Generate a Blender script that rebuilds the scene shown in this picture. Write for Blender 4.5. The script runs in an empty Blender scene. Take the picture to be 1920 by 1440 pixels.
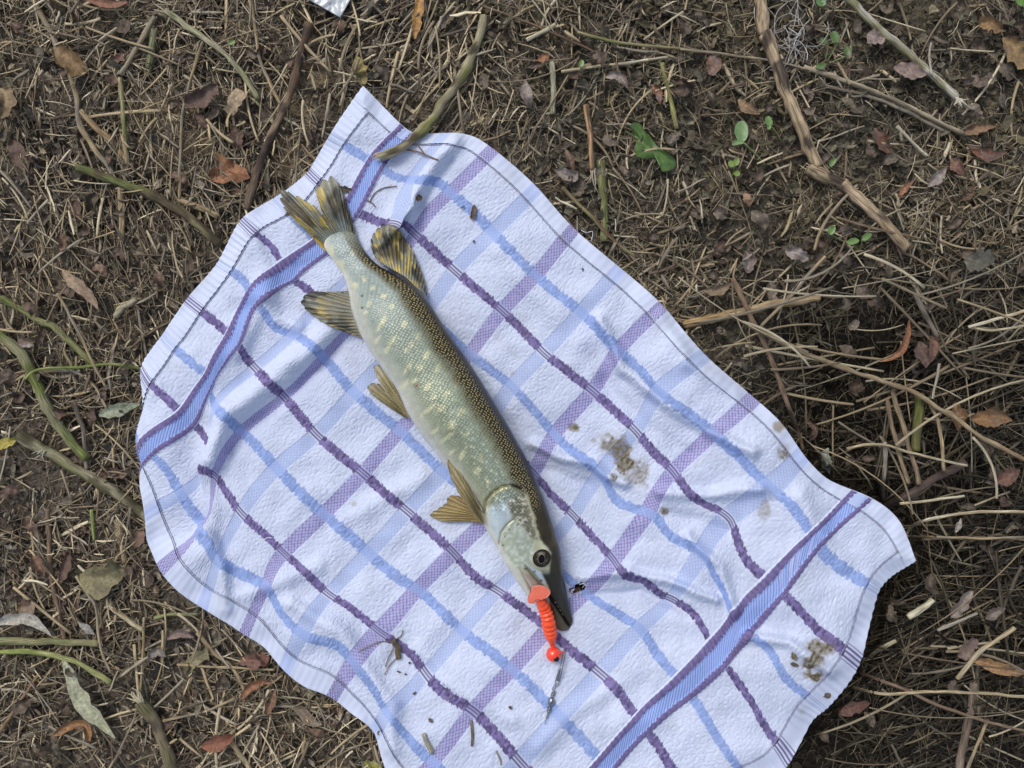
import bpy, bmesh, math, random
import numpy as np
from mathutils import Vector, Matrix

# ------------------------------------------------------------------ camera, sky, sun, exposure
S = 0.0005            # metres per photograph pixel on the plane z = 0
H = 0.72              # camera height above z = 0
scene = bpy.context.scene
col = scene.collection
cam_d = bpy.data.cameras.new('camera')
cam_d.sensor_width = 36.0
cam_d.lens = 36.0 * H / (1920 * S)
cam_d.clip_start = 0.01
cam_d.clip_end = 500.0
cam = bpy.data.objects.new('camera', cam_d)
col.objects.link(cam)
cam.location = (0, 0, H)
scene.camera = cam

SUN_EL, SUN_AZ = 52.0, 128.0      # degrees; azimuth counter-clockwise from +X (light comes from the upper left)
world = bpy.data.worlds.new('World')
scene.world = world
world.use_nodes = True
wn = world.node_tree
for n in list(wn.nodes):
    wn.nodes.remove(n)
sky = wn.nodes.new('ShaderNodeTexSky')
sky.sky_type = 'NISHITA'
sky.sun_disc = False
sky.sun_elevation = math.radians(SUN_EL)
sky.sun_rotation = math.radians(90.0 - SUN_AZ)
sky.dust_density = 3.0
sky.ozone_density = 1.0
hs = wn.nodes.new('ShaderNodeHueSaturation')
hs.inputs['Saturation'].default_value = 0.62
bg = wn.nodes.new('ShaderNodeBackground')
bg.inputs['Strength'].default_value = 0.135
wo = wn.nodes.new('ShaderNodeOutputWorld')
wn.links.new(sky.outputs[0], hs.inputs['Color'])
wn.links.new(hs.outputs[0], bg.inputs['Color'])
wn.links.new(bg.outputs[0], wo.inputs['Surface'])

sun_d = bpy.data.lights.new('sun', 'SUN')
sun_d.energy = 1.05
sun_d.angle = math.radians(22)
sun_d.color = (1.0, 0.965, 0.91)
sun = bpy.data.objects.new('sun', sun_d)
col.objects.link(sun)
ce, se = math.cos(math.radians(SUN_EL)), math.sin(math.radians(SUN_EL))
ca, sa = math.cos(math.radians(SUN_AZ)), math.sin(math.radians(SUN_AZ))
sun.rotation_euler = Vector((ce * ca, ce * sa, se)).to_track_quat('Z', 'Y').to_euler()

scene.view_settings.view_transform = 'Standard'
scene.view_settings.look = 'None'
scene.view_settings.exposure = 0.16
scene.view_settings.gamma = 1.0
scene.view_settings.use_curve_mapping = False

# ------------------------------------------------------------------ helpers
rng = np.random.default_rng(7)
random.seed(7)

def hsh(ix, iy, seed):
    h = (ix.astype(np.int64) * 374761393 + iy.astype(np.int64) * 668265263 + seed * 974634777) & 0xffffffff
    h = ((h ^ (h >> 13)) * 1274126177) & 0xffffffff
    h = ((h ^ (h >> 16)) * 2246822519) & 0xffffffff
    return ((h ^ (h >> 15)) & 0xffffff) / float(0x1000000)

def vn(x, y, seed=0):
    x = np.asarray(x, float); y = np.asarray(y, float)
    xi = np.floor(x); yi = np.floor(y)
    fx = x - xi; fy = y - yi
    fx = fx * fx * (3 - 2 * fx); fy = fy * fy * (3 - 2 * fy)
    a = hsh(xi, yi, seed); b = hsh(xi + 1, yi, seed); c = hsh(xi, yi + 1, seed); d = hsh(xi + 1, yi + 1, seed)
    return (a * (1 - fx) + b * fx) * (1 - fy) + (c * (1 - fx) + d * fx) * fy

def fbm(x, y, seed=0, o=4):
    s = 0; a = 0.5; t = 0
    x = np.asarray(x, float); y = np.asarray(y, float)
    for k in range(o):
        s = s + a * vn(x, y, seed + 17 * k); t += a
        a *= 0.5; x = x * 2.03 + 13.7; y = y * 2.03 - 7.1
    return s / t

def sst(a, b, x):
    t = np.clip((np.asarray(x, float) - a) / (b - a), 0, 1)
    return t * t * (3 - 2 * t)

def mixc(a, b, m):
    return a + (np.asarray(b, float) - a) * np.asarray(m)[..., None]

def W(px, py, z):
    """photograph pixel seen at height z -> point"""
    px = np.asarray(px, float); py = np.asarray(py, float); z = np.asarray(z, float)
    k = S * (H - z) / H
    return np.stack([(px - 960) * k, -(py - 720) * k, z + 0 * px], -1)

def segdist(px, py, pts):
    d = np.full(np.shape(px), 1e9)
    for (x0, y0), (x1, y1) in zip(pts[:-1], pts[1:]):
        dx, dy = x1 - x0, y1 - y0
        t = np.clip(((px - x0) * dx + (py - y0) * dy) / (dx * dx + dy * dy + 1e-9), 0, 1)
        d = np.minimum(d, np.hypot(px - x0 - t * dx, py - y0 - t * dy))
    return d

def resample(pts, n, smooth=True):
    p = np.asarray(pts, float)
    if smooth and len(p) > 2:
        q = [p[0]]
        for i in range(len(p) - 1):
            p0 = p[max(i - 1, 0)]; p1 = p[i]; p2 = p[i + 1]; p3 = p[min(i + 2, len(p) - 1)]
            for t in np.linspace(0, 1, 9)[1:]:
                q.append(0.5 * ((2 * p1) + (-p0 + p2) * t + (2 * p0 - 5 * p1 + 4 * p2 - p3) * t * t + (-p0 + 3 * p1 - 3 * p2 + p3) * t ** 3))
        p = np.array(q)
    L = np.r_[0, np.cumsum(np.linalg.norm(np.diff(p, axis=0), axis=1))]
    s = np.linspace(0, L[-1], n)
    return np.stack([np.interp(s, L, p[:, k]) for k in range(p.shape[1])], -1)

def mk(name, V, F, mat=None, colr=None, parent=None, smooth=True, msk=None, uv=None):
    V = np.asarray(V, np.float32).reshape(-1, 3)
    me = bpy.data.meshes.new(name)
    if isinstance(F, np.ndarray):
        m, k = F.shape
        me.vertices.add(len(V)); me.vertices.foreach_set('co', V.ravel())
        me.loops.add(m * k); me.loops.foreach_set('vertex_index', F.astype(np.int32).ravel())
        me.polygons.add(m)
        me.polygons.foreach_set('loop_start', np.arange(0, m * k, k, dtype=np.int32))
        me.polygons.foreach_set('loop_total', np.full(m, k, np.int32))
        me.update(calc_edges=True)
    else:
        me.from_pydata(V.tolist(), [], F)
    me.polygons.foreach_set('use_smooth', np.full(len(me.polygons), smooth))
    if colr is not None:
        c = np.ones((len(V), 4), np.float32)
        c[:, :3] = np.clip(np.broadcast_to(np.asarray(colr, np.float32), (len(V), 3)), 0, 1)
        me.color_attributes.new('Col', 'FLOAT_COLOR', 'POINT').data.foreach_set('color', c.ravel())
    if msk is not None:
        c = np.ones((len(V), 4), np.float32); c[:, :3] = msk
        me.color_attributes.new('Msk', 'FLOAT_COLOR', 'POINT').data.foreach_set('color', c.ravel())
    if uv is not None:
        li = np.zeros(len(me.loops), np.int32); me.loops.foreach_get('vertex_index', li)
        me.uv_layers.new(name='UVMap').data.foreach_set('uv', np.asarray(uv, np.float32)[li].ravel())
    if mat is not None:
        me.materials.append(mat)
    o = bpy.data.objects.new(name, me)
    col.objects.link(o)
    if parent is not None:
        o.parent = parent
        o.matrix_parent_inverse = Matrix.Translation(-Vector(parent.location))
    return o

def tag(o, label, cat, group=None):
    o['label'] = label; o['category'] = cat
    if group: o['group'] = group
    return o

def thing(name, label, cat, loc, group=None):
    o = bpy.data.objects.new(name, None)
    o.empty_display_size = 0.01
    o.location = tuple(float(v) for v in loc)
    col.objects.link(o)
    return tag(o, label, cat, group)

def gridF(nu, nv, wrap=False):
    i = np.arange(nu - 1)[:, None]; j = np.arange(nv if wrap else nv - 1)[None, :]
    j2 = (j + 1) % nv
    return np.stack([i * nv + j, (i + 1) * nv + j, (i + 1) * nv + j2, i * nv + j2], -1).reshape(-1, 4)

def tubes(P, R, m=5, flat=1.0):
    """P (n,k,3) centre lines, R (n,k) radii -> verts (n*k*m,3), quads"""
    n, k, _ = P.shape
    T = np.gradient(P, axis=1)
    T /= np.linalg.norm(T, axis=2, keepdims=True) + 1e-12
    up = np.zeros_like(T); up[..., 2] = 1
    steep = np.abs(T[..., 2]) > 0.95
    up[steep] = (1, 0, 0)
    A = np.cross(T, up); A /= np.linalg.norm(A, axis=2, keepdims=True) + 1e-12
    B = np.cross(A, T)
    th = np.arange(m) * 2 * np.pi / m
    R4 = R[:, :, None, None] if R.ndim == 2 else R[..., None]
    V = P[:, :, None, :] + R4 * (A[:, :, None, :] * np.cos(th)[None, None, :, None] + flat * B[:, :, None, :] * np.sin(th)[None, None, :, None])
    f = gridF(k, m, True)[:, ::-1]
    F = (np.arange(n)[:, None, None] * (k * m) + f[None]).reshape(-1, 4)
    return V.reshape(-1, 3), F

def tube_obj(name, pts, rad, mat, colr=None, parent=None, m=6, cap=True, flat=1.0, bark=0.0, seed=0):
    P = np.asarray(pts, float); R = np.broadcast_to(np.asarray(rad, float), (len(P),)).copy()
    if cap:
        d0 = (P[0] - P[1]); d0 /= np.linalg.norm(d0) + 1e-12
        d1 = (P[-1] - P[-2]); d1 /= np.linalg.norm(d1) + 1e-12
        P = np.vstack([P[0] + d0 * R[0] * .12, P, P[-1] + d1 * R[-1] * .12]); R = np.r_[R[0] * .02, R, R[-1] * .02]
    Rb = R[None]
    if bark:
        aa_ = np.arange(m)[None] / m; kk_ = np.arange(len(P))[:, None]
        Rb = (R[:, None] * (1 + bark * 2 * (fbm(np.abs(aa_ - .5) * 7 + 0 * kk_, kk_ * .45 + 0 * aa_, seed, 3) - .5)))[None]
    V, F = tubes(P[None], Rb, m, flat)
    ln_ = np.r_[0, np.cumsum(np.linalg.norm(np.diff(P, axis=0), axis=1))] + (abs(P[0, 0] * 37.7 + P[0, 1] * 91.3) % 5)
    an_ = np.abs(np.arange(m) / m - .5) * 2 * 6.28 * float(R.max())
    uvt = np.stack([np.repeat(ln_, m), np.tile(an_, len(P))], -1)
    if callable(colr):
        k = len(P)
        t = np.repeat(np.linspace(0, 1, k), m); a = np.tile(np.arange(m) / m, k)
        colr = colr(t, a)
    return mk(name, V, F, mat, colr, parent, uv=uvt)

# ------------------------------------------------------------------ materials
def new_mat(name):
    m = bpy.data.materials.new(name); m.use_nodes = True
    nt = m.node_tree
    return m, nt, nt.nodes['Principled BSDF']

def vmat(name, rough=0.7, spec=0.3, nscale=900.0, namp=0.35, bump=0.25, bscale=1500.0, bdist=0.0006, stretch=(1, 1, 1), sss=0.0, transl=0.0, fibre=False):
    """base colour from the mesh colour attribute, with fine procedural grain and relief"""
    m, nt, b = new_mat(name)
    L = nt.links.new
    ca_ = nt.nodes.new('ShaderNodeVertexColor'); ca_.layer_name = 'Col'
    tc = nt.nodes.new('ShaderNodeTexCoord')
    mp = nt.nodes.new('ShaderNodeMapping'); mp.inputs['Scale'].default_value = stretch
    L(tc.outputs['UV' if fibre else 'Object'], mp.inputs['Vector'])
    no = nt.nodes.new('ShaderNodeTexNoise'); no.inputs['Scale'].default_value = nscale; no.inputs['Detail'].default_value = 4
    L(mp.outputs[0], no.inputs['Vector'])
    mr = nt.nodes.new('ShaderNodeMapRange')
    mr.inputs['From Min'].default_value = 0.3; mr.inputs['From Max'].default_value = 0.7
    mr.inputs['To Min'].default_value = 1 - namp; mr.inputs['To Max'].default_value = 1 + namp
    L(no.outputs['Fac'], mr.inputs['Value'])
    mx = nt.nodes.new('ShaderNodeVectorMath'); mx.operation = 'SCALE'
    L(ca_.outputs['Color'], mx.inputs[0]); L(mr.outputs[0], mx.inputs['Scale'])
    L(mx.outputs[0], b.inputs['Base Color'])
    b.inputs['Roughness'].default_value = rough
    b.inputs['Specular IOR Level'].default_value = spec
    if bump:
        n2 = nt.nodes.new('ShaderNodeTexNoise'); n2.inputs['Scale'].default_value = bscale; n2.inputs['Detail'].default_value = 3
        L(mp.outputs[0], n2.inputs['Vector'])
        bp = nt.nodes.new('ShaderNodeBump'); bp.inputs['Strength'].default_value = bump; bp.inputs['Distance'].default_value = bdist
        L(n2.outputs['Fac'], bp.inputs['Height']); L(bp.outputs[0], b.inputs['Normal'])
    if sss:
        b.inputs['Subsurface Weight'].default_value = sss
        b.inputs['Subsurface Radius'].default_value = (0.004, 0.003, 0.002)
    if transl:
        b.inputs['Transmission Weight'].default_value = transl
    return m

M_straw = vmat('dry_straw_fibre', 0.6, 0.3, 1.0, 0.42, 0.6, 1.0, 0.0006, (90, 1500, 1), fibre=True)
M_stem = vmat('plant_stem', 0.65, 0.22, 1.0, 0.68, 0.8, 1.0, 0.0012, (55, 800, 1), fibre=True)
M_leaf = vmat('dead_leaf_tissue', 0.62, 0.35, 380, 0.35, 0.5, 700, 0.0009)
M_fresh = vmat('fresh_leaf_tissue', 0.42, 0.5, 300, 0.2, 0.25, 500, 0.0006)
M_soil = vmat('soil', 0.9, 0.15, 260, 0.55, 0.8, 500, 0.003)
M_mulch = vmat('mulch', 0.8, 0.22, 300, 0.4, 0.4, 800, 0.001)
M_terry = vmat('terry_cotton', 0.95, 0.08, 1500, 0.06, 0.18, 2200, 0.0004)
M_weave = vmat('woven_cotton', 0.9, 0.1, 1800, 0.06, 0.3, 2600, 0.0003)

# ------------------------------------------------------------------ heights
def dep(px, py):
    return np.maximum(sst(1330, 1620, px) * sst(430, 700, py), sst(1250, 1500, px + 0.35 * (py - 1200)) * sst(1050, 1330, py))

def Glarge(px, py):
    px = np.asarray(px, float); py = np.asarray(py, float)
    return -0.070 * dep(px, py) + 0.010 * (fbm(px / 240., py / 240., 5, 3) - 0.5)

def Gfine(px, py):
    n1 = fbm(px / 46., py / 46., 11, 4) - 0.5
    n2 = np.abs(fbm(px / 17., py / 17., 23, 3) - 0.5)
    return Glarge(px, py) + 0.014 * n1 - 0.012 * n2

RIDGES = [
    ([(392, 860), (418, 785), (480, 730), (560, 672), (655, 590)], 22, .015),
    ([(430, 850), (460, 805), (530, 752), (600, 690), (645, 640)], 13, -.006),
    ([(850, 262), (812, 310), (772, 380), (748, 425)], 17, .010),
    ([(845, 300), (815, 345), (785, 395)], 12, -.004),
    ([(1128, 600), (1165, 690), (1238, 748), (1325, 806), (1410, 850)], 12, .012),
    ([(1130, 715), (1200, 790), (1290, 850)], 16, -.005),
    ([(1235, 925), (1330, 928), (1430, 915)], 11, .009),
    ([(1250, 962), (1365, 992)], 13, -.005),
    ([(1000, 832), (1060, 860), (1115, 872), (1170, 905)], 9, .010),
    ([(1020, 880), (1100, 905)], 14, -.005),
    ([(1090, 1082), (1180, 1066), (1260, 1090), (1340, 1128)], 9, .010),
    ([(1100, 1118), (1200, 1106), (1290, 1150)], 12, -.006),
    ([(1290, 1005), (1350, 1060), (1372, 1150)], 10, .009),
    ([(1400, 1195), (1480, 1205), (1560, 1255)], 11, .010),
    ([(388, 1000), (415, 1060), (424, 1140)], 15, .010),
    ([(450, 1120), (520, 1090), (600, 1060)], 16, .005),
    ([(545, 1130), (640, 1180), (735, 1320), (735, 1400)], 17, .008),
    ([(600, 1215), (680, 1290), (700, 1370)], 14, -.004),
    ([(470, 440), (500, 510), (490, 580), (445, 660)], 18, .007),
    ([(560, 615), (520, 600), (500, 560)], 15, .006),
    ([(640, 480), (560, 500)], 14, -.003),
    ([(790, 1220), (850, 1290), (960, 1350)], 18, .005),
    ([(940, 480), (1010, 560), (1090, 640)], 22, .004),
    ([(1500, 930), (1530, 985), (1580, 1060)], 16, .006),
    ([(1240, 600), (1290, 680), (1380, 740)], 14, .006),
    ([(640, 980), (720, 930), (790, 900)], 18, .004),
    ([(1010, 1400), (1080, 1330), (1150, 1290)], 18, .005),
    ([(830, 1040), (860, 1070), (910, 1090)], 14, .004),
]
FISH_AXIS = [(640, 440), (700, 570), (790, 700), (900, 850), (960, 950), (1000, 1050), (1055, 1160)]

def Ztow(px, py):
    px = np.asarray(px, float); py = np.asarray(py, float)
    calm = 1 - 0.75 * np.exp(-(segdist(px, py, FISH_AXIS) / 75.) ** 2)
    z = 0.020 + calm * (0.012 * (fbm(px / 150., py / 150., 31, 2) - 0.5) + 0.0062 * (fbm(px / 62., py / 62., 37, 2) - 0.5) * 1.5)
    wx = px + 14 * (fbm(px / 60., py / 60., 61, 2) - .5); wy = py + 14 * (fbm(px / 60., py / 60., 62, 2) - .5)
    for pts, sg, h in RIDGES:
        z = z + calm * h * np.exp(-(segdist(wx, wy, pts) / sg) ** 2)
    z = z - 0.010 * dep(px, py) * sst(1400, 1700, px)
    return z

# ------------------------------------------------------------------ ground
def bare(px, py):
    m = np.zeros(np.shape(px)); n = fbm(px / 30., py / 30., 47, 3)
    for x, y, rx, ry in [(300, 205, 75, 45), (365, 262, 60, 40), (285, 290, 60, 30), (560, 215, 40, 60), (535, 290, 40, 50), (590, 130, 50, 40), (130, 470, 60, 30), (440, 60, 60, 30)]:
        m = np.maximum(m, np.exp(-((px - x) / rx) ** 2 - ((py - y) / ry) ** 2))
    return sst(.35, .75, m * (.55 + .9 * n))
def axis_coords(lo, hi, step, far):
    mid = np.arange(lo, hi + 1e-9, step)
    g = step * 1.6 ** np.arange(1, 40)
    out = np.cumsum(g); out = out[out < far]
    return np.r_[(lo - out)[::-1], mid, hi + out]
gx = axis_coords(-0.60, 0.60, 0.0036, 80.0); gy = axis_coords(-0.46, 0.46, 0.0036, 80.0)
GX, GY = np.meshgrid(gx, gy, indexing='ij')
gpx = np.clip(GX / S + 960, -4000, 6000); gpy = np.clip(-GY / S + 720, -4000, 6000)
GZ = Gfine(gpx, gpy)
inner = (np.abs(GX) < 0.9) & (np.abs(GY) < 0.8)
GZ = np.where(inner, GZ, GZ * 0 - 0.012)
gc = mixc(np.broadcast_to(np.array([.11, .092, .070]), GX.shape + (3,)), [.19, .158, .118], sst(.45, .75, fbm(gpx / 90., gpy / 90., 41, 4)))
gc = mixc(gc, [.27, .205, .125], bare(gpx, gpy))
gc = mixc(gc, [.018, .015, .011], dep(gpx, gpy) * .95)  # shade of the hollow painted into the soil colour
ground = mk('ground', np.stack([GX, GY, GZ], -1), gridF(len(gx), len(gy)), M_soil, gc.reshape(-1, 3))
ground['kind'] = 'structure'
ground['label'] = 'dark bare soil under the leaf litter and straw'

# ------------------------------------------------------------------ towel: weave coordinates (u along, v across) -> photograph pixel
CP = []   # (u, v, px, py, dz)
def cp(u, v, x, y, dz=0.0):
    CP.append((u, v, x, y, dz))
VT, VB, UL, UR = -1.12, 8.72, 0.0, 12.75
# top long edge
for u, x, y in [(0, 681, 161), (.5, 722, 203), (1, 766, 244), (1.5, 800, 250), (2, 838, 250), (2.5, 885, 255), (3, 926, 280), (4, 1008, 352), (5, 1076, 428), (6, 1164, 503), (7, 1243, 573),
                (8, 1322, 665), (9, 1413, 745), (9.5, 1465, 793), (10, 1505, 850), (10.5, 1552, 898), (11, 1618, 926), (11.5, 1660, 950), (12, 1690, 982), (12.4, 1707, 1022), (12.75, 1718, 1051)]:
    cp(u, VT, x, y)
# b0
for u, x, y in [(0, 617, 255), (.4, 650, 275), (1, 706, 308), (1.4, 733, 328), (1.8, 758, 336), (2, 770, 337), (2.4, 800, 337), (2.7, 822, 343), (3, 844, 361), (3.5, 886, 396), (4, 924, 436), (5, 1004, 517), (6, 1090, 586), (7, 1159, 657),
                (7.5, 1200, 694), (8, 1233, 733), (8.5, 1295, 778), (9, 1336, 811), (9.5, 1392, 862), (10, 1442, 911), (10.3, 1485, 948), (10.6, 1506, 975), (11, 1526, 1014), (11.5, 1557, 1049), (12.3, 1620, 1092), (12.75, 1647, 1109)]:
    cp(u, 0, x, y)
# p1
for u, x, y, dz in [(0, 577, 322, 0), (.3, 596, 340, 0), (1, 660, 393, 0), (1.4, 690, 408, 0), (1.75, 715, 418, .003), (2.0, 741, 419, .009), (2.15, 751, 425, .011), (2.36, 737, 426, .001), (2.62, 752, 419, -.002), (3, 778, 439, 0), (3.5, 815, 473, 0), (4, 853, 508, 0), (5, 942, 583, 0), (6, 1020, 662, 0), (7, 1111, 733, 0),
                    (8, 1192, 808, 0), (8.5, 1225, 848, 0), (9, 1261, 883, 0), (9.4, 1292, 925, 0), (9.65, 1317, 944, 0), (9.85, 1346, 956, 0), (10, 1368, 972, 0), (10.25, 1379, 1004, 0), (10.6, 1400, 1052, 0), (11, 1456, 1104, 0), (11.3, 1480, 1124, 0), (11.8, 1530, 1178, 0), (12.35, 1579, 1217, 0), (12.75, 1612, 1243, 0)]:
    cp(u, 1, x, y, dz)
# b2
for u, x, y in [(5, 881, 664), (6, 960, 724), (6.5, 1002, 770), (7, 1040, 815), (7.5, 1080, 851), (8, 1126, 887), (8.25, 1142, 913), (8.5, 1152, 934), (8.75, 1175, 949), (9, 1217, 961), (9.3, 1240, 982), (9.6, 1264, 1010), (9.8, 1292, 1021), (10, 1317, 1036),
                (10.3, 1338, 1076), (10.6, 1357, 1106), (11, 1387, 1178), (11.3, 1424, 1202), (11.6, 1449, 1228), (12, 1472, 1270), (12.4, 1514, 1305), (12.75, 1547, 1331)]:
    cp(u, 2, x, y)
cp(0, 2, 512, 372); cp(1, 2, 605, 462)
for u, x, y, dz in [(1, 682, 352, 0), (1.5, 722, 366, .002), (2, 752, 379, .007), (2.2, 776, 385, .010), (2.42, 763, 388, .002), (2.65, 776, 384, -.002), (3, 808, 395, 0)]: cp(u, .5, x, y, dz)
# p3
for u, x, y in [(0, 452, 412), (.35, 480, 440), (.7, 516, 470), (1, 539, 519), (1.3, 560, 530), (1.6, 581, 546), (7, 1000, 886), (7.5, 1036, 930), (8, 1075, 966), (8.5, 1110, 1006), (9, 1150, 1049), (9.3, 1176, 1082), (9.5, 1205, 1087), (9.75, 1236, 1112), (10, 1258, 1122), (10.3, 1284, 1138),
                (10.5, 1304, 1153), (10.7, 1318, 1178), (11, 1346, 1231), (11.3, 1372, 1262), (11.7, 1407, 1313), (12.2, 1440, 1370), (12.5, 1465, 1403), (12.75, 1482, 1428)]:
    cp(u, 3, x, y)
cp(12.75, 2.5, 1520, 1356)
# b4
for u, x, y in [(0, 408, 492), (.35, 435, 510), (.7, 461, 531), (1, 474, 561), (1.3, 494, 585), (1.65, 517, 615), (2, 550, 627), (2.5, 580, 645), (3, 606, 669), (4, 664, 736), (5, 750, 808), (6, 831, 886), (9, 1097, 1111), (10, 1200, 1178), (10.5, 1233, 1229), (11, 1284, 1288), (11.3, 1307, 1320), (11.6, 1329, 1358), (12.3, 1379, 1432), (12.75, 1412, 1470)]:
    cp(u, 4, x, y)
# p5
for u, x, y in [(0, 350, 560), (.4, 385, 588), (.7, 413, 612), (1, 442, 639), (1.4, 455, 660), (2, 478, 689), (2.5, 505, 718), (3, 533, 744), (4, 593, 814), (5, 681, 888), (5.5, 722, 924), (6, 764, 958), (7, 850, 1036), (7.5, 890, 1080), (8, 933, 1107), (9, 1028, 1179), (9.5, 1075, 1222), (10, 1125, 1262), (10.5, 1167, 1305), (11, 1202, 1360), (11.4, 1230, 1392), (11.8, 1256, 1434), (12.75, 1330, 1530)]:
    cp(u, 5, x, y)
# b6
for u, x, y in [(0, 304, 628), (.3, 325, 651), (.7, 372, 690), (1, 398, 709), (1.5, 396, 738), (2, 402, 760), (2.5, 425, 783), (3, 453, 808), (3.5, 485, 840), (4, 519, 877), (5, 608, 964), (6, 692, 1036), (6.5, 735, 1076), (7, 783, 1104), (8, 867, 1182), (9, 960, 1254), (10, 1050, 1343), (11, 1133, 1436), (12.75, 1250, 1600)]:
    cp(u, 6, x, y)
# p7 (with the overlapping fold)
for u, x, y, dz in [(0, 266, 690, -.004), (.35, 284, 722, 0), (.7, 322, 756, 0), (1, 350, 787, 0), (1.3, 375, 806, -.002), (1.6, 388, 826, -.005), (1.9, 400, 852, -.006), (2.15, 390, 872, -.002), (2.35, 372, 878, .007), (2.6, 382, 882, .008), (3, 403, 892, .004), (3.4, 420, 916, 0), (4, 452, 962, 0), (5, 532, 1037, 0), (6, 618, 1115, 0), (6.4, 650, 1135, 0), (7, 711, 1184, 0),
                    (7.5, 770, 1225, 0), (8, 798, 1262, 0), (8.3, 822, 1290, 0), (9, 886, 1332, 0), (9.5, 930, 1376, 0), (10, 975, 1429, 0), (11, 1060, 1520, 0), (12.75, 1180, 1680, 0)]:
    cp(u, 7, x, y, dz)
# b8
for u, x, y, dz in [(0, 296, 792, -.020), (.5, 262, 800, -.012), (.75, 256, 824, -.003), (1, 273, 847, 0), (1.4, 303, 868, 0), (1.7, 327, 903, 0), (2, 339, 925, 0), (2.3, 357, 950, -.002), (2.55, 374, 972, -.005), (2.8, 384, 986, -.003), (3.0, 369, 990, .005), (3.3, 388, 1014, .006), (3.7, 398, 1035, .002), (4, 407, 1049, 0), (4.5, 450, 1073, 0), (5, 500, 1099, 0), (5.5, 522, 1140, 0), (6, 567, 1189, 0),
                    (6.5, 618, 1203, 0), (6.8, 645, 1217, 0), (7, 664, 1243, 0), (7.5, 700, 1290, 0), (8, 725, 1337, 0), (8.5, 772, 1390, 0), (9, 811, 1429, 0), (10, 900, 1520, 0), (12.75, 1110, 1750, 0)]:
    cp(u, 8, x, y, dz)
# bottom long edge
for u, x, y, dz in [(0, 325, 870, -.022), (.6, 285, 880, -.014), (1, 268, 885, -.006), (1.5, 264, 920, 0), (2, 271, 968, 0), (2.5, 276, 1015, 0), (3, 300, 1070, 0), (3.5, 335, 1110, 0), (4, 380, 1141, 0), (5, 457, 1190, 0), (5.5, 497, 1216, 0), (6, 533, 1258, 0), (6.5, 575, 1290, 0), (7, 622, 1309, 0), (7.5, 662, 1340, 0), (8, 703, 1376, 0), (8.5, 722, 1440, 0), (9, 760, 1490, 0), (10, 850, 1580, 0), (12.75, 1060, 1810, 0)]:
    cp(u, VB, x, y, dz)
CPA = np.array(CP)
AU = 1.16
def tps_fit():
    c = CPA[:, :2] * (AU, 1); K = len(c)
    d2 = ((c[:, None] - c[None]) ** 2).sum(-1)
    A = np.where(d2 > 0, 0.5 * d2 * np.log(np.maximum(d2, 1e-12)), 0) + np.eye(K) * 2e-4
    Pm = np.c_[np.ones(K), c]
    M = np.block([[A, Pm], [Pm.T, np.zeros((3, 3))]])
    return c, np.linalg.solve(M, np.vstack([CPA[:, 2:5], np.zeros((3, 3))]))
TC, TWt = tps_fit()
def tps(u, v):
    sh = np.shape(u); q = np.c_[np.ravel(u) * AU, np.ravel(v)]
    out = np.empty((len(q), 3)); K = len(TC)
    for a in range(0, len(q), 40000):
        b = q[a:a + 40000]
        d2 = ((b[:, None] - TC[None]) ** 2).sum(-1)
        out[a:a + 40000] = (0.5 * d2 * np.log(np.maximum(d2, 1e-12))) @ TWt[:K] + np.c_[np.ones(len(b)), b] @ TWt[K:]
    return out.reshape(sh + (3,))

# coarse lookup of the map, then interpolate (fast)
CU = np.linspace(UL, UR, 420); CV = np.linspace(VT, VB, 320)
CT = tps(*np.meshgrid(CU, CV, indexing='ij'))
def tmap(u, v):
    fu = np.clip((u - UL) / (UR - UL) * (len(CU) - 1), 0, len(CU) - 1.0001); fv = np.clip((v - VT) / (VB - VT) * (len(CV) - 1), 0, len(CV) - 1.0001)
    i = fu.astype(int); j = fv.astype(int); a = (fu - i)[..., None]; b = (fv - j)[..., None]
    return (CT[i, j] * (1 - a) + CT[i + 1, j] * a) * (1 - b) + (CT[i, j + 1] * (1 - a) + CT[i + 1, j + 1] * a) * b

HEM_V, HEM_L, HEM_R = 0.29, 0.33, 0.36
def edge_dist(u, v):
    return np.minimum(np.minimum(u - UL, UR - u) * 1.15, np.minimum(v - VT, VB - v))

def towel_surface(u, v):
    t = tmap(u, v)
    z = Ztow(t[..., 0], t[..., 1]) + t[..., 2]
    e = edge_dist(u, v)
    z = z - 0.007 * (1 - sst(0, .55, e)) + .0035 * (fbm(u * 1.6, v * 1.6, 77, 2) - .5) * (1 - sst(0, .9, e)) * 2
    return t[..., 0], t[..., 1], z

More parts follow.
